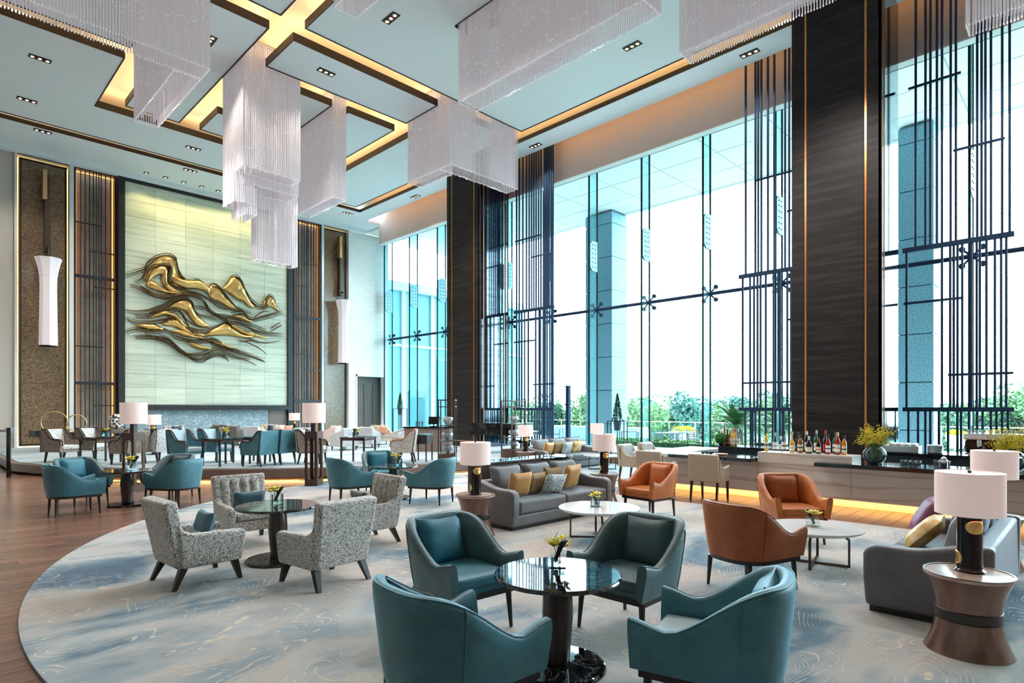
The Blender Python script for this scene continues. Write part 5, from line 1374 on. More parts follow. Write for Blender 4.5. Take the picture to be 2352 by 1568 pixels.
for x in (-.25, .05, .32):
    MB().cyl((x, -.30, .18), (x, -.30, .30), .045, n=14).build('brew_head', 'chrome', t)
    MB().cyl((x, -.32, .17), (x, -.52, .15), .016, n=8).build('handle', 'gloss_black', t)
for (x, y) in ((-.4, -.2), (.4, -.2), (-.4, .2), (.4, .2)): MB().cyl((x, y, 0), (x, y, .06), .025, n=10).build('foot', 'chrome', t)
rail = MB()
for k in range(9):
    x = -.44 + .11 * k; rail.lathe([(.025, .425), (.04, .49), (.036, .49), (.022, .43)], 10, (x, 0, 0))
rail.build('cup_row', 'white_paint', t)
t = thing('glass_rack', 'steel rack of folded napkins on the back counter', 'rack', (14.45, 2.92, .90))
MB().box(-.18, .18, -.30, .30, 0, .14).build('bin', 'steel', t, bevel=.01)
for k in range(4): MB().box(-.15, .15, -.25 + k * .13, -.16 + k * .13, .14, .19).build('napkin', 'white_paint', t, bevel=.015)
t = thing('plate_stack', 'stack of pale plates on the back counter', 'plates', (14.5, 2.38, .90))
MB().lathe([(0, 0), (.12, 0), (.14, .015), (.14, .16), (.12, .17), (0, .165)], 24).build('stack', 'steel', t)
# yellow blossom vases
def blossom_vase(label, loc, seed, s=1.):
    t = thing('flower_vase', label, 'flowers', loc, 0, 'round glass vases of yellow blossom'); t.scale = (s, s, s)
    pr = [(.05, 0)] + [(.155 * math.sin(a), .14 - .14 * math.cos(a)) for a in [.35 + 2.25 * i / 12 for i in range(13)]]
    pin = [(max(r - .006, .01), z + .002) for r, z in reversed(pr)]
    MB().lathe(pr + pin, 28).build('vase', 'vase_glass', t).data.shade_smooth()
    rnd = random.Random(seed); st_ = MB(); fl_ = MB()
    for i in range(46):
        a = rnd.uniform(0, 2 * PI); q = rnd.uniform(.05, .30); hgt = rnd.uniform(.36, .66) - q * .4
        tip = Vector((q * math.cos(a), q * math.sin(a), hgt)); mid = Vector((.06 * math.cos(a), .06 * math.sin(a), .27))
        P = [Vector((.03 * math.cos(a + 1), .03 * math.sin(a + 1), .02)), mid, mid.lerp(tip, .5) + Vector((0, 0, .03)), tip]
        st_.tube(P, .0022, 4)
        for k in range(26):
            f = rnd.uniform(.15, 1.); c = mid.lerp(tip, f) + Vector((rnd.gauss(0, .018), rnd.gauss(0, .018), .03 * math.sin(PI * f) + rnd.gauss(0, .018)))
            d = Vector((rnd.uniform(-1, 1), rnd.uniform(-1, 1), rnd.uniform(-1, 1))).normalized(); e = d.cross(Vector((.3, .5, .8))).normalized(); z_ = .011
            fl_.add([c - d * z_, c + e * z_ * .8, c + d * z_, c - e * z_ * .8], [(0, 1, 2, 3)])
            fl_.add([c - e * z_, c + d.cross(e) * z_ * .8, c + e * z_, c - d.cross(e) * z_ * .8], [(0, 1, 2, 3)])
    st_.build('stems', 'green_stem', t); fl_.build('blossom', 'yellow_petal', t, kind='stuff')
    return t
blossom_vase('round glass vase of yellow blossom on the black counter beside the bottles', (11.95, 2.84, .82), 3, 1.2)
blossom_vase('round glass vase of yellow blossom cut by the right edge of the picture', (12.0, .98, .82), 4, 1.2)
# bar chairs
GB = 'cream upholstered bar armchairs'
bar_chair('bar_chair', 'cream bar armchair seen from behind at the front of the bar', (11.12, 5.50, 0), facing(1, .05), GB)
bar_chair('bar_chair', 'cream bar armchair seen from behind, left of the other at the bar front', (11.15, 6.70, 0), facing(1, -.05), GB)
bar_chair('bar_chair', 'cream bar armchair in side view at the left end of the bar', (12.55, 8.15, .004), facing(.05, -1), GB)
bar_chair('bar_chair', 'cream bar armchair facing the camera behind the left end of the bar', (13.55, 8.2, .004), facing(0, -1), GB)
# ================================================================== PLATFORM SEATING
ZP = .30
def sq_table(label, loc, rz, w=.7, d=.7, h=.72, group='square tables on the raised platform', top='clear_top'):
    t = thing('square_table', label, 'table', loc, rz, group)
    MB().box(-w / 2, w / 2, -d / 2, d / 2, h - .03, h).build('table_top', 'green_marble', t, bevel=.004)
    MB().box(-w / 2 + .02, w / 2 - .02, -d / 2 + .02, d / 2 - .02, h - .09, h - .03).build('apron', 'walnut', t)
    for (x, y) in ((1, 1), (1, -1), (-1, 1), (-1, -1)):
        MB().box(x * (w / 2 - .04) - .02, x * (w / 2 - .04) + .02, y * (d / 2 - .04) - .02, y * (d / 2 - .04) + .02, 0, h - .03).build('leg', 'dark_wood', t)
    return t
dirA = (.42, -.9)
sq_table('dark square table between the teal wave armchairs on the platform', (5.85, 16.55, ZP), .3, .75, .75)
sq_table('second dark square table behind it between teal wave armchairs', (6.75, 16.9, ZP), .3, .75, .75)
GW = 'teal wave armchairs on the platform'
wave_chair('wave_chair', 'teal wave armchair at the left of the platform tables, facing right', (5.22, 17.35, ZP), facing(*dirA), 'teal_fabric', 'pale_blue_fabric', 'bronze_rim', GW)
wave_chair('wave_chair', 'second teal wave armchair behind the left one, facing right', (6.12, 17.75, ZP), facing(*dirA), 'teal_fabric', 'pale_blue_fabric', 'bronze_rim', GW)
wave_chair('wave_chair', 'teal wave armchair with its back to the camera right of the platform table', (6.45, 15.72, ZP), facing(-.42, .9), 'teal_fabric', 'pale_blue_fabric', 'bronze_rim', GW)
wave_chair('wave_chair', 'second teal wave armchair with back to the camera, beside the tower lamp', (7.12, 15.95, ZP), facing(-.35, .93), 'teal_fabric', 'pale_blue_fabric', 'bronze_rim', GW)
posy('posy', 'orange posy on the platform table between teal wave armchairs', (5.9, 16.5, ZP + .72), seed=7, s=1.5)
GS = 'speckled wave armchairs on the platform'
sq_table('dark square table between the speckled wave chairs at far left', (3.75, 19.75, ZP), .35, .75, .75)
wave_chair('wave_chair', 'leftmost speckled wave armchair on the platform, facing right', (3.05, 20.75, ZP), facing(.5, -.86), 'speckled_warm', 'speckled_light', 'bronze_rim', GS)
wave_chair('wave_chair', 'second speckled wave armchair from the left on the platform', (3.85, 21.0, ZP), facing(.5, -.86), 'speckled_warm', 'speckled_light', 'bronze_rim', GS)
wave_chair('wave_chair', 'speckled wave armchair right of the far left platform table, back to camera', (4.18, 18.75, ZP), facing(-.5, .86), 'speckled_warm', 'speckled_light', 'bronze_rim', GS)
wave_chair('wave_chair', 'speckled wave armchair behind the left tower lamp, back to camera', (4.95, 18.95, ZP), facing(-.4, .9), 'speckled_light', 'speckled_light', 'bronze_rim', GS)
posy('posy', 'yellow flower on the far left platform table', (3.85, 19.7, ZP + .72), seed=8, s=1.4)
sq_table('dark square table at the step between two speckled wave chairs', (8.75, 14.62, ZP), .55, .75, .75)
wave_chair('wave_chair', 'speckled wave armchair behind the middle tower lamp, facing right', (7.78, 15.35, ZP), facing(.7, -.7), 'speckled_warm', 'speckled_light', 'bronze_rim', GS)
wave_chair('wave_chair', 'speckled wave armchair with copper rims at the step right of the table', (9.62, 13.75, ZP), facing(-.75, .66), 'speckled_fabric', 'speckled_light', 'copper', GS)
posy('posy', 'yellow posy on the square table at the step', (8.7, 14.7, ZP + .72), seed=9, s=1.3)
# club chairs further back
GG = 'low club armchairs deep on the platform'
def px_pt(px, d):
    r = (px - 1176.) / 1370.; ca, sa = math.cos(AZ), math.sin(AZ); return (d * (ca + sa * r), d * (sa - ca * r), ZP)
CL = [(403, 24.5, (-.1, -1), 'speckled_light', 'speckled_light', 'light speckled club chair with navy cushion below the stone ledge'),
      (490, 25.6, (-1, -.4), 'grey_brown_fabric', 'grey_brown_fabric', 'grey brown club chair facing left, first of the grey row'),
      (516, 24.6, (-1, -.4), 'light_grey_fabric', 'grey_brown_fabric', 'light grey club chair facing left in the grey row'),
      (552, 24.6, (1, .2), 'grey_brown_fabric', 'grey_brown_fabric', 'dark club chair seen from behind in the grey row'),
      (592, 24.0, (.8, .4), 'light_grey_fabric', 'grey_brown_fabric', 'light grey club chair seen from behind at the right of the grey row'),
      (622, 26.2, (-.2, -1), 'cream_fabric', 'cream_fabric', 'cream club chair with blue cushion near the fireplace corner'),
      (657, 25.2, (.6, -.7), 'pink_fabric', 'pink_fabric', 'pink beige club chair with salmon cushion by the small lamp'),
      (706, 22.0, (.7, .6), 'light_grey_fabric', 'pink_fabric', 'pale club chair partly behind the middle tower lamp'),
      (755, 24.2, (-.6, .7), 'pink_fabric', 'pink_fabric', 'beige club chair right of the middle tower lamp'),
      (790, 21.6, (-.2, 1), 'light_grey_fabric', 'light_grey_fabric', 'pale grey club chair with its back to the camera, centre back'),
      (846, 23.0, (.8, .5), 'light_grey_fabric', 'light_grey_fabric', 'blue grey club chair in front of the doorway'),
      (876, 25.0, (-.3, -1), 'cream_fabric', 'cream_fabric', 'cream club chair with salmon cushion right of the doorway chair'),
      (925, 24.0, (-1, .2), 'light_grey_fabric', 'light_grey_fabric', 'pale club chair facing left beside the small white table')]
for (px, d, fc, a, b_, lbl) in CL: club_chair('club_chair', lbl, px_pt(px, d), facing(*fc), a, b_, GG)
GF = 'bright cushions on the far club chairs'
for (px, d, mt, lbl) in ((405, 24.15, 'navy_fabric', 'navy cushion on the light speckled chair below the ledge'), (624, 25.85, 'navy_fabric', 'royal blue cushion on the cream chair near the fireplace'), (662, 24.95, 'salmon_fabric', 'salmon cushion on the pink beige chair by the small lamp'), (880, 24.6, 'salmon_fabric', 'salmon cushion on the cream chair right of the doorway')):
    p = px_pt(px, d); cushion('scatter_cushion', lbl, (p[0], p[1], ZP + .63), .2, mt, .42, .36, .14, .2, group=GF)
# small lamps, pots, rings at the back
for (px, d, s, lbl) in ((352, 19.5, 1.05, 'small white lamp left of the light speckled club chair'), (676, 26.5, 1.05, 'small white lamp in front of the right rod screen')):
    p = px_pt(px, d)
    t = thing('side_table', ('dark low table carrying ' + lbl), 'side table', p, 0, 'low dark tables at the back')
    MB().lathe([(0, .50), (.26, .50), (.26, .53), (0, .53)], 24).build('top', 'dark_wood', t); MB().cyl((0, 0, 0), (0, 0, .5), .05, .03, n=10).build('stem', 'dark_wood', t); MB().lathe([(0, 0), (.2, 0), (.2, .02), (0, .02)], 24).build('base', 'dark_wood', t)
    table_lamp('table_lamp', lbl, (p[0], p[1], ZP + .53), s=s)
def ring_sculpture(label, px, d, R, zc):
    p = px_pt(px, d)
    t = thing('ring_sculpture', label, 'sculpture', (p[0], p[1], ZP), -.14, 'brass ring sculptures')
    MB().tube([(R * math.cos(a), 0, zc - ZP + R * math.sin(a)) for a in [2 * PI * i / 40 for i in range(40)]], .02, 8, closed=True).build('ring', 'brass', t, smooth=True)
    for x in (-.12, .12): MB().cyl((x * .6, 0, .62), (x * .6, 0, zc - ZP - R * .97), .02, n=8).build('post', 'brass', t)
    MB().box(-.3, .3, -.18, .18, 0, .62).build('plinth', 'dark_wood', t, bevel=.01)
ring_sculpture('larger brass ring sculpture in front of the left bronze niche', 125, 21.8, .39, 1.30)
ring_sculpture('smaller brass ring sculpture beside the left rod screen', 176, 22.3, .30, 1.26)
p = px_pt(97, 20.6); t = thing('pedestal', 'black slab topped pedestal at the far left of the platform', 'pedestal', p, .3)
MB().box(-.30, .30, -.25, .25, .52, .76).build('slab', 'gloss_black', t, bevel=.01); MB().box(-.05, .05, -.05, .05, 0, .52).build('post', 'dark_wood', t)
p = px_pt(268, 21.5); t = thing('console', 'dark red lacquer console carrying the mosaic pot', 'table', p, .5)
MB().box(-.45, .45, -.25, .25, .62, .78).build('top', 'walnut', t, bevel=.01)
for (x, y) in ((.4, .2), (-.4, .2), (.4, -.2), (-.4, -.2)): MB().box(x - .025, x + .025, y - .025, y + .025, 0, .62).build('leg', 'dark_wood', t)
t = thing('mosaic_pot', 'black and white mosaic pot left of the tower lamp shade', 'pot', (p[0], p[1], ZP + .78))
MB().lathe([(0, 0), (.20, 0), (.24, .12), (.24, .42), (.20, .52), (.18, .52), (.18, .45), (0, .42)], 24).build('pot', 'mosaic', t, smooth=True)
# glass balustrade at the far left
t = thing('balustrade', 'glass balustrade with steel handrail at the far left edge', 'balustrade', (1.85, 20.4, 0), 1.2)
MB().box(-.04, .04, -.04, .04, 0, 1.30).build('post', 'gloss_black', t)
MB().box(-.02, .10, -.09, .09, 1.16, 1.30).build('rail_clamp', 'chrome', t)
MB().box(-.012, .012, .05, 3.2, .10, 1.12).build('pane', 'pane_glass', t)
MB().cyl((.0, -.05, 1.22), (.0, 3.3, 1.22), .035, n=10).build('handrail', 'chrome', t)
MB().box(-.04, .04, 3.2, 3.28, 0, 1.25).build('post', 'gloss_black', t)
# ---- display shelves with cut glass vessels
def diamond(label, loc, s=1.):
    o = MB().lathe([(.03, 0), (.08, .02), (.19, .17), (.17, .25), (.11, .27), (.105, .255), (.15, .235), (.165, .17), (.06, .03)], 8).build('cut_glass_vessel', 'crystal'); o.location = loc; o.scale = (s, s, s)
    return tag(o, label, 'vessel', 'diamond shaped glass vessels on the display shelves')
def display_shelf(label, loc, rz, names):
    t = thing('display_shelf', label, 'shelf', loc, rz, 'bronze frame display shelves')
    w, d, h = .30, .22, 1.75
    for (x, y) in ((1, 1), (1, -1), (-1, 1), (-1, -1)): MB().box(x * w - .016, x * w + .016, y * d - .016, y * d + .016, 0, h).build('post', 'bronze_metal', t)
    for z in (1.55, 1.735):
        f = MB()
        for a in ((-w, w, -d - .012, -d + .012), (-w, w, d - .012, d + .012), (-w - .012, -w + .012, -d, d), (w - .012, w + .012, -d, d)): f.box(*a, z - .012, z + .012)
        f.build('top_frame', 'bronze_metal', t)
    for z in (.62, 1.04):
        MB().box(-w, w, -d, d, z - .02, z).build('shelf_board', 'bronze_metal', t)
    MB().box(-w - .02, w + .02, -d - .02, d + .02, 0, .26).build('base_box', 'walnut', t, bevel=.01)
    for z, nme in zip((.262, .622, 1.042), names):
        diamond(nme, (loc[0], loc[1], loc[2] + z), .85)
    return t
display_shelf('bronze display shelf standing before the far dark column', (10.55, 12.95, ZP), -.78 + PI / 2, ['cut glass vessel at the bottom of the left display shelf', 'middle cut glass vessel on the left display shelf', 'topmost cut glass vessel on the left display shelf'])
display_shelf('bronze display shelf in front of the black piano', (13.10, 12.88, ZP), 0, ['cut glass vessel at the bottom of the piano side shelf', 'middle cut glass vessel on the piano side shelf', 'topmost cut glass vessel on the piano side shelf'])
t = thing('console', 'dark box console on thin legs left of the left display shelf', 'table', (10.35, 13.85, ZP), .6)
MB().box(-.30, .30, -.24, .24, .50, .76).build('box', 'dark_wood', t, bevel=.008)
for (x, y) in ((1, 1), (1, -1), (-1, 1), (-1, -1)): MB().box(x * .27 - .016, x * .27 + .016, y * .21 - .016, y * .21 + .016, 0, .5).build('leg', 'dark_wood', t)
MB().box(-.28, .28, -.22, .22, .762, .772).build('glass_top', 'clear_glass', t)
# grand piano
t = thing('grand_piano', 'black grand piano in front of the far window screen', 'piano', (14.35, 14.55, ZP), .35)
shape = [(-.75, -.75), (.75, -.75), (.75, -.2), (.70, .3), (.45, .75), (.10, 1.0), (-.35, 1.05), (-.72, .95), (-.75, .8)]
MB().prism(shape, .62, .98).build('case', 'gloss_black', t, bevel=.01)
MB().prism([(x * 1.02, y * 1.02) for x, y in shape], .98, 1.02).build('lid', 'gloss_black', t, bevel=.005)
MB().box(-.74, .74, -.98, -.75, .60, .72).build('key_bed', 'gloss_black', t, bevel=.01)
MB().box(-.62, .62, -.96, -.80, .72, .735).build('keys', 'white_paint', t)
for (x, y) in ((-.62, -.62), (.62, -.62), (-.25, .75)):
    MB().cyl((x, y, .62), (x, y, .06), .065, .045, n=12).build('leg', 'gloss_black', t); MB().ball((x, y, .035), .035, 8, 6).build('castor', 'brass', t)
t = thing('piano_bench', 'black padded piano bench beside the grand piano', 'bench', (13.95, 13.35, ZP), .35)
MB().box(-.38, .38, -.17, .17, .40, .50).build('seat', 'gloss_black', t, bevel=.02)
for (x, y) in ((.33, .13), (-.33, .13), (.33, -.13), (-.33, -.13)): MB().box(x - .025, x + .025, y - .025, y + .025, 0, .4).build('leg', 'gloss_black', t)
# host desk
p = px_pt(985, 21.0); t = thing('host_desk', 'stone fronted host desk before the far column', 'desk', p, facing(-.75, -.6))
MB().box(-.8, .8, -.3, .3, .0, .82).build('body', 'platform_stone', t, bevel=.01); MB().box(-.85, .85, -.34, .34, .82, .87).build('top', 'gloss_black', t)
t = thing('monitor', 'black screen on the host desk', 'screen', (p[0] + .12, p[1] - .12, ZP + .87), facing(-.75, -.6))
MB().box(-.2, .2, -.02, .02, .08, .36, T(0, 0, 0, .3)).build('panel', 'gloss_black', t, bevel=.01); MB().box(-.1, .1, -.08, .08, 0, .02).build('foot', 'gloss_black', t); MB().box(-.02, .02, .0, .03, .02, .15).build('neck', 'gloss_black', t)
for k in range(3): tumbler('small bottle on the host desk beside the screen', (p[0] - .30 + .09 * k, p[1] + .32 - .05 * k, ZP + .87), 'small bottles on the host desk', .03, .18)
# plant stands with cypress
def plant_stand(label, loc, h=1.35, w=.26, hp=.75, seed=1, pot=.2):
    t = thing('plant_stand', label, 'plant', loc, .4, 'small cypresses on metal stands')
    f = MB()
    for (x, y) in ((1, 1), (1, -1), (-1, 1), (-1, -1)): f.box(x * w - .014, x * w + .014, y * w - .014, y * w + .014, 0, h)
    for z in (.012, h - .012):
        for a in ((-w, w, -w - .012, -w + .012), (-w, w, w - .012, w + .012), (-w - .012, -w + .012, -w, w), (w - .012, w + .012, -w, w)): f.box(*a, z - .012, z + .012)
    f.build('stand_frame', 'black_metal', t)
    z0 = h - .32
    MB().box(-.012, .012, -.012, .012, 0, z0).build('stem', 'black_metal', t)
    MB().lathe([(0, z0), (.10, z0), (.13, z0 + .32), (.11, z0 + .33), (0, z0 + .30)], 20).build('pot', 'pot_blue', t)
    rnd = random.Random(seed); mb = MB()
    for i in range(900):
        f_ = rnd.random(); z = h + f_ * hp; r = (1 - f_) ** .8 * .17 * rnd.uniform(.3, 1.1); a = rnd.uniform(0, 2 * PI)
        pnt = Vector((r * math.cos(a), r * math.sin(a), z)); d = Vector((math.cos(a) * .5, math.sin(a) * .5, 1)).normalized(); e = d.cross(Vector((math.sin(a), rnd.random(), .2))).normalized(); q = .035
        mb.add([pnt - d * q, pnt + e * q * .35, pnt + d * q, pnt - e * q * .35], [(0, 1, 2, 3)])
    mb.build('foliage', 'cypress_green', t, kind='stuff'); MB().cyl((0, 0, h - .05), (0, 0, h + hp * .9), .015, .004, n=6).build('trunk', 'bark', t)
    return t
plant_stand('small cypress on a black metal stand right of the far lamp by the windows', (15.85, 10.95, 0), 1.42, .26, .85, 3)
plant_stand('small cypress on a stand between the doorway and the glass at the back', (17.6, 25.4, ZP), 1.5, .25, .8, 4)
# ================================================================== OUTDOORS
gd = structure('floor_terrace')
for i in range(7):
    for j in range(24):
        MB().box(19.75 + 1.62 * i + .006, 19.75 + 1.62 * (i + 1) - .006, -8 + 1.62 * j + .006, -8 + 1.62 * (j + 1) - .006, -.15, -.02).build('paving_slab', 'terrace_stone', gd)
MB().box(19.7, 31.1, -16, 40, -.4, -.04).build('bedding', 'terrace_stone', gd)
MB().box(31.1, 220, -160, 220, -3.6, -3.2).build('lower_ground', 'leaf_dark', gd)
MB().box(19.7, 220, -170, -16, -3.6, -3.2).build('lower_ground', 'leaf_dark', gd)
cp = structure('ceiling_canopy')
for j in range(16):
    for i in range(3):
        MB().box(19.75 + 1.78 * i + .02, 19.75 + 1.78 * (i + 1) - .02, -9 + 2.42 * j + .02, -9 + 2.42 * (j + 1) - .02, 11.5, 11.55).build('canopy_panel', 'canopy_panel', cp)
MB().box(19.7, 25.3, -9, 29.8, 11.55, 12.1).build('canopy_core', 'canopy_edge', cp)
MB().box(25.06, 25.34, -9, 29.8, 11.46, 12.1).build('canopy_edge', 'canopy_panel', cp)
def pillar(x0, x1, y0, y1, label):
    t = thing('stone_pillar', label, 'pillar', ((x0 + x1) / 2, (y0 + y1) / 2, -.02), 0, 'granite pillars of the canopy')
    a, b_ = (x1 - x0) / 2, (y1 - y0) / 2
    MB().box(-a + .03, a - .03, -b_ + .03, b_ - .03, 0, 11.46).build('core', 'outer_dark', t)
    z = 0; k = 0
    for h in (1.08, 1.63, 1.63, 1.63, 1.63, 1.63, 1.63, .56):
        MB().box(-a, a, -b_, b_, z + .02, z + h - .02).build('stone_course', 'granite_blue', t); z += h
    return t
pillar(24.0, 25.6 - .3, 16.9, 18.5, 'blue grey granite pillar outside left of the window centre')
pillar(24.0, 25.0, 3.98, 5.0, 'blue grey granite pillar outside behind the right rod screen')
# building wing seen through the left glazing
bw = thing('building_wing', 'pale teal building wing with louvres outside the left glazing', 'building', (25, 30.6, 0))
MB().box(-5.2, 7, .0, .4, 0, 9.0).build('wall', 'outer_wall', bw)
MB().box(-5.2, 7, -.35, .4, 9.0, 9.5).build('roof_edge', 'outer_trim', bw)
MB().box(-5.2, 7, -.1, 0, 5.6, 5.75).build('string_course', 'outer_trim', bw)
for k in range(10): MB().box(1.2, 6.0, -.12, -.02, 6.9 + .18 * k, 7.0 + .18 * k).build('louvre', 'outer_dark', bw)
for x in (-3.6, -1.4, .8): MB().box(x - .12, x + .12, -.15, 0, 0, 9.0).build('pilaster', 'outer_trim', bw)
w_ = MB().box(-3.2, -1.8, -.05, 0, .1, 2.9).build('door', 'outer_dark', bw); MB().box(-3.05, -1.95, -.08, -.05, .2, 2.5).build('pane', 'fin_glass', w_)
for x in (-1.0, 1.4, 3.6): 
    w_ = MB().box(x, x + 1.6, -.05, 0, 1.0, 5.0).build('window', 'outer_trim', bw); MB().box(x + .08, x + 1.52, -.08, -.05, 1.08, 4.92).build('pane', 'outer_dark', w_)
# railing
rl = thing('terrace_railing', 'glass railing along the far edge of the terrace', 'railing', (30.6, 10, 0))
pp = None; pn = None
for k in range(24):
    y = -18 + 1.6 * k
    if pp is None: pp = MB().box(-.02, .02, -.02, .02, 0, 1.04).build('post', 'white_paint', rl, loc=(0, y, 0)); pn = MB().box(-.006, .006, .05, 1.55, .08, .98).build('pane', 'pane_glass', rl, loc=(0, y, 0))
    else: share(pp, rl, (0, y, 0)); share(pn, rl, (0, y, 0))
MB().box(-.03, .03, -18, 20.4, 1.02, 1.06).build('top_rail', 'white_paint', rl)
wl = thing('terrace_wall', 'low pale blue planter wall on the terrace behind the far sofa', 'wall', (27.0, 18.5, 0))
MB().box(-.3, .3, -1.6, 4.5, 0, .75).build('wall', 'outer_trim', wl); MB().box(-.34, .34, -1.64, 4.54, .75, .80).build('coping', 'white_paint', wl)
def px_at(px, d, z=0.):
    r = (px - 1176.) / 1370.; ca, sa = math.cos(AZ), math.sin(AZ); return (d * (ca + sa * r), d * (sa - ca * r), z)
# clipped hedge against the glass
hd = thing('hedge', 'low clipped green hedge just outside the glass by the far sofa', 'hedge', (20.45, 10.0, 0))
mb = MB(); rnd = random.Random(9)
for i in range(5200):
    p = Vector((rnd.uniform(-.35, .35), rnd.uniform(-4.2, 4.6), rnd.uniform(.15, .62))); d = Vector((rnd.uniform(-1, 1), rnd.uniform(-1, 1), rnd.uniform(0, 1))).normalized(); e = d.cross(Vector((.2, .6, .7))).normalized(); q = .05
    mb.add([p - d * q, p + e * q * .5, p + d * q, p - e * q * .5], [(0, 1, 2, 3)])
mb.build('foliage', 'hedge_leaf', hd, kind='stuff'); MB().box(-.3, .3, -4.2, 4.6, 0, .5).build('core', 'cypress_green', hd)
MB().box(-.42, .42, -4.4, 4.8, -.02, .2).build('trough', 'planter_white', hd)
# flower planters
def planter(label, px, d, w, seed):
    p = px_at(px, d); t = thing('flower_planter', label, 'planter', p, AZ - PI / 2, 'planters of yellow flowers')
    MB().lathe([(0, 0), (w * .35, 0), (w * .52, .45), (w * .55, .62), (w * .5, .62), (0, .55)], 24).build('bowl', 'planter_white', t)
    leafball(MB(), (0, 0, .66), w * .52, 1500, .05, .45, seed).build('blossom', 'yellow_flower', t, kind='stuff')
    MB().ball((0, 0, .64), w * .45, 14, 8, (1, 1, .42)).build('core', 'hedge_leaf', t)
planter('wide bowl of yellow flowers on the terrace left of the palms', 1571, 30.0, 1.1, 1)
planter('bowl of yellow flowers on the terrace behind the right rod screen', 2196, 27.0, .75, 2)
planter('bowl of yellow flowers on the terrace at the right picture edge', 2290, 27.0, .8, 5)
# terrace furniture
def terrace_chair(label, px, d, rz):
    p = px_at(px, d); t = thing('terrace_chair', label, 'chair', p, rz, 'grey rattan terrace chairs')
    MB().box(-.26, .26, -.26, .26, .40, .45).build('seat', 'rattan_grey', t)
    for k in range(4): MB().box(-.24, .24, -.27, -.24, .52 + .085 * k, .56 + .085 * k).build('back_slat', 'rattan_grey', t)
    for (x, y, h) in ((.24, .24, .62), (-.24, .24, .62), (.24, -.25, .86), (-.24, -.25, .86)): MB().box(x - .02, x + .02, y - .02, y + .02, 0, h).build('leg', 'rattan_grey', t)
    for x in (.24, -.24): MB().box(x - .025, x + .025, -.25, .27, .61, .64).build('arm', 'rattan_grey', t)
def terrace_table(label, px, d, rz):
    p = px_at(px, d); t = thing('terrace_table', label, 'table', p, rz, 'grey terrace tables')
    MB().box(-.55, .55, -.45, .45, .70, .74).build('table_top', 'rattan_grey', t)
    for (x, y) in ((.5, .4), (-.5, .4), (.5, -.4), (-.5, -.4)): MB().box(x - .03, x + .03, y - .03, y + .03, 0, .7).build('leg', 'rattan_grey', t)
terrace_table('grey terrace table left behind the bar chairs', 1530, 26.5, .7); terrace_table('grey terrace table right behind the bar chairs', 1566, 27.2, .8)
terrace_chair('grey terrace chair at the left end of the terrace tables', 1506, 26.3, -.9); terrace_chair('grey terrace chair at the right end of the terrace tables', 1592, 27.0, 2.2)
terrace_chair('grey terrace chair behind the terrace tables', 1552, 28.3, 2.4); terrace_chair('lone terrace chair left of the dark lamp post', 1277, 27.5, .4)
terrace_table('pale terrace table behind the left window pane', 1445, 28.5, .5)
p = px_at(1305, 25.5); t = thing('lamp_post', 'slim dark blue post standing on the terrace behind the far sofa', 'post', p)
MB().box(-.08, .08, -.08, .08, 0, 2.72).build('shaft', 'screen_metal', t, bevel=.01); MB().box(-.12, .12, -.12, .12, 0, .1).build('foot', 'screen_metal', t); MB().box(-.09, .09, -.09, .09, 2.72, 2.78).build('cap', 'screen_metal', t)
# palms
def palm(label, px, d, seed, s=1.):
    p = px_at(px, d); t = thing('palm', label, 'palm', p, 0, 'small palms on the terrace')
    rnd = random.Random(seed)
    MB().cyl((0, 0, 0), (0, 0, .75 * s), .20 * s, .16 * s, n=12).build('trunk', 'bark', t)
    for i in range(44):
        a = rnd.uniform(0, 2 * PI); el = rnd.uniform(.15, 1.25); L = rnd.uniform(1.0, 1.35) * s
        c = Vector((0, 0, .75 * s)); P = []
        for k in range(8):
            f = k / 7; r = L * f * math.cos(el) * (1 + .25 * f); z = L * (f * math.sin(el) - .55 * f * f * (1.2 - el * .5))
            P.append(c + Vector((r * math.cos(a), r * math.sin(a), z)))
        mb = MB(); mb.tube(P, .008 * s, 3)
        for k in range(26):
            f = .12 + .88 * k / 26; q = f * 7; j = min(int(q), 6); b0 = P[j].lerp(P[j + 1], q - j); dr = (P[j + 1] - P[j]).normalized()
            sd = dr.cross(Vector((0, 0, 1))).normalized()
            for sg in (-1, 1):
                tip = b0 + (sd * sg * .8 + dr * .7 + Vector((0, 0, .15))).normalized() * .26 * s * math.sin(PI * min(1, f * .85 + .12)); w = dr * .020 * s
                mb.add([b0 - w, b0 + w, tip], [(0, 1, 2)])
        mb.build('frond', 'palm_green', t)
    return t
palm('feathery palm on the terrace left of the rod screen behind the bar', 1693, 24.5, 2, 1.35)
palm('feathery palm on the terrace just left of the near dark column', 1792, 24.5, 3, 1.3)
# trees beyond the railing
TREE_MESH = []
for k in range(5):
    rnd = random.Random(40 + k); mb = MB()
    cl = [(rnd.uniform(-1.2, 1.2), rnd.uniform(-1.2, 1.2), rnd.uniform(-.7, 1.2), rnd.uniform(.6, 1.05)) for _ in range(11)]
    for (x, y, z, r) in cl: leafball(mb, (x, y, z), r, 210, .13, .85, rnd.randint(0, 9999))
    me = bpy.data.meshes.new('tree_crown'); me.from_pydata(mb.v, [], mb.f); me.update(); TREE_MESH.append(me)
tm = MB(); tm.cyl((0, 0, -4.2), (0, 0, .3), .16, .08, n=8); tm.cyl((0, 0, -.6), (.7, .3, .6), .06, .03, n=6); tm.cyl((0, 0, -.8), (-.6, .4, .5), .06, .03, n=6)
trunk_me = bpy.data.meshes.new('trunk'); trunk_me.from_pydata(tm.v, [], tm.f); trunk_me.materials.append(MATS['bark'])
crown_by = {}
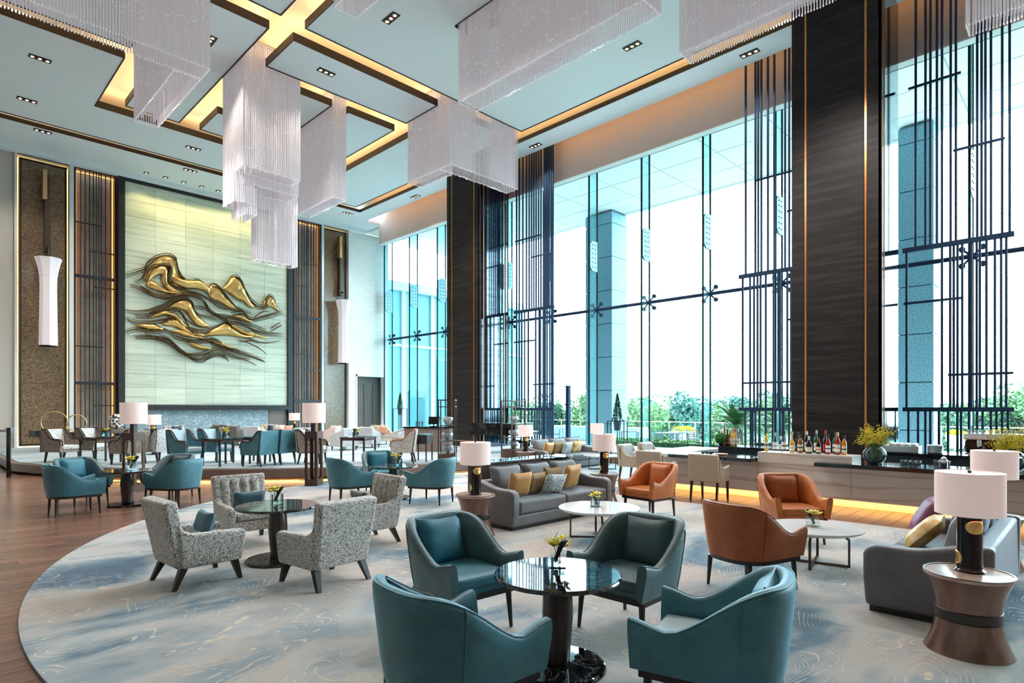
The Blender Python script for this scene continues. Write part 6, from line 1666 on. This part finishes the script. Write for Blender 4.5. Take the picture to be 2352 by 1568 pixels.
def tree(label, px, d, ztop, k, mat, s):
    p = px_at(px, d); t = thing('tree', label, 'tree', (p[0], p[1], ztop - 1.9 * s), k * 1.3, 'trees beyond the terrace railing'); t.scale = (s, s, s)
    key = (k % 5, mat)
    if key not in crown_by:
        me = TREE_MESH[k % 5].copy(); me.materials.append(MATS[mat]); crown_by[key] = me
    c = bpy.data.objects.new('crown', crown_by[key]); COL.objects.link(c); c.parent = t; c['kind'] = 'stuff'
    q = bpy.data.objects.new('trunk', trunk_me); COL.objects.link(q); q.parent = t
TR = [(1205, 44, 3.0, 'leaf_light', 1.15, 'tree left of the dark lamp post, leftmost beyond the railing'), (1245, 46, 2.7, 'leaf_light', 1.1, 'tree behind the far rod screen'),
      (1290, 42, 2.5, 'leaf_dark', 1.1, 'dark tree just left of the dark lamp post'), (1328, 40, 3.1, 'leaf_light', 1.0, 'bright tree just right of the dark lamp post'),
      (1395, 45, 2.6, 'leaf_dark', 1.1, 'tree half hidden by the left granite pillar'), (1466, 40, 2.9, 'leaf_light', 1.0, 'tree directly right of the left granite pillar'),
      (1490, 47, 3.2, 'leaf_teal', 1.2, 'tall blue green tree behind the fin right of the pillar'), (1530, 44, 2.1, 'leaf_light', 1.1, 'low bright tree in the gap of the window centre'),
      (1560, 46, 2.6, 'leaf_dark', 1.0, 'tree behind the wide yellow flower bowl'), (1592, 42, 3.0, 'leaf_teal', 1.05, 'tall teal tree right of the wide yellow flower bowl'),
      (1632, 46, 2.9, 'leaf_teal', 1.15, 'teal tree behind the glass fin left of the palms'), (1665, 43, 2.7, 'leaf_light', 1.1, 'tree left behind the left palm'),
      (1700, 47, 3.1, 'leaf_teal', 1.2, 'tall tree above the left palm'), (1745, 43, 2.9, 'leaf_light', 1.1, 'tree between the two palms'), (1790, 46, 3.2, 'leaf_dark', 1.2, 'tree behind the right palm'),
      (2170, 40, 2.5, 'leaf_light', 1.1, 'tree right of the right granite pillar'), (2215, 37, 2.5, 'leaf_dark', 1.1, 'tree behind the yellow bowl at the right screen'), (2260, 38, 2.8, 'leaf_light', 1.1, 'tree above the espresso machine'),
      (2305, 36, 3.0, 'leaf_teal', 1.1, 'tree behind the right picture edge, left of two'), (2350, 35, 3.3, 'leaf_light', 1.1, 'tree cut by the right picture edge'), (960, 52, 2.6, 'leaf_teal', 1.2, 'tree glimpsed through the left glazing'), (1000, 48, 2.8, 'leaf_light', 1.2, 'tree glimpsed left of the far dark column')]
for i, (px, d, zt, mt, s, lbl) in enumerate(TR): tree(lbl, px, d, zt, i, mt, s)
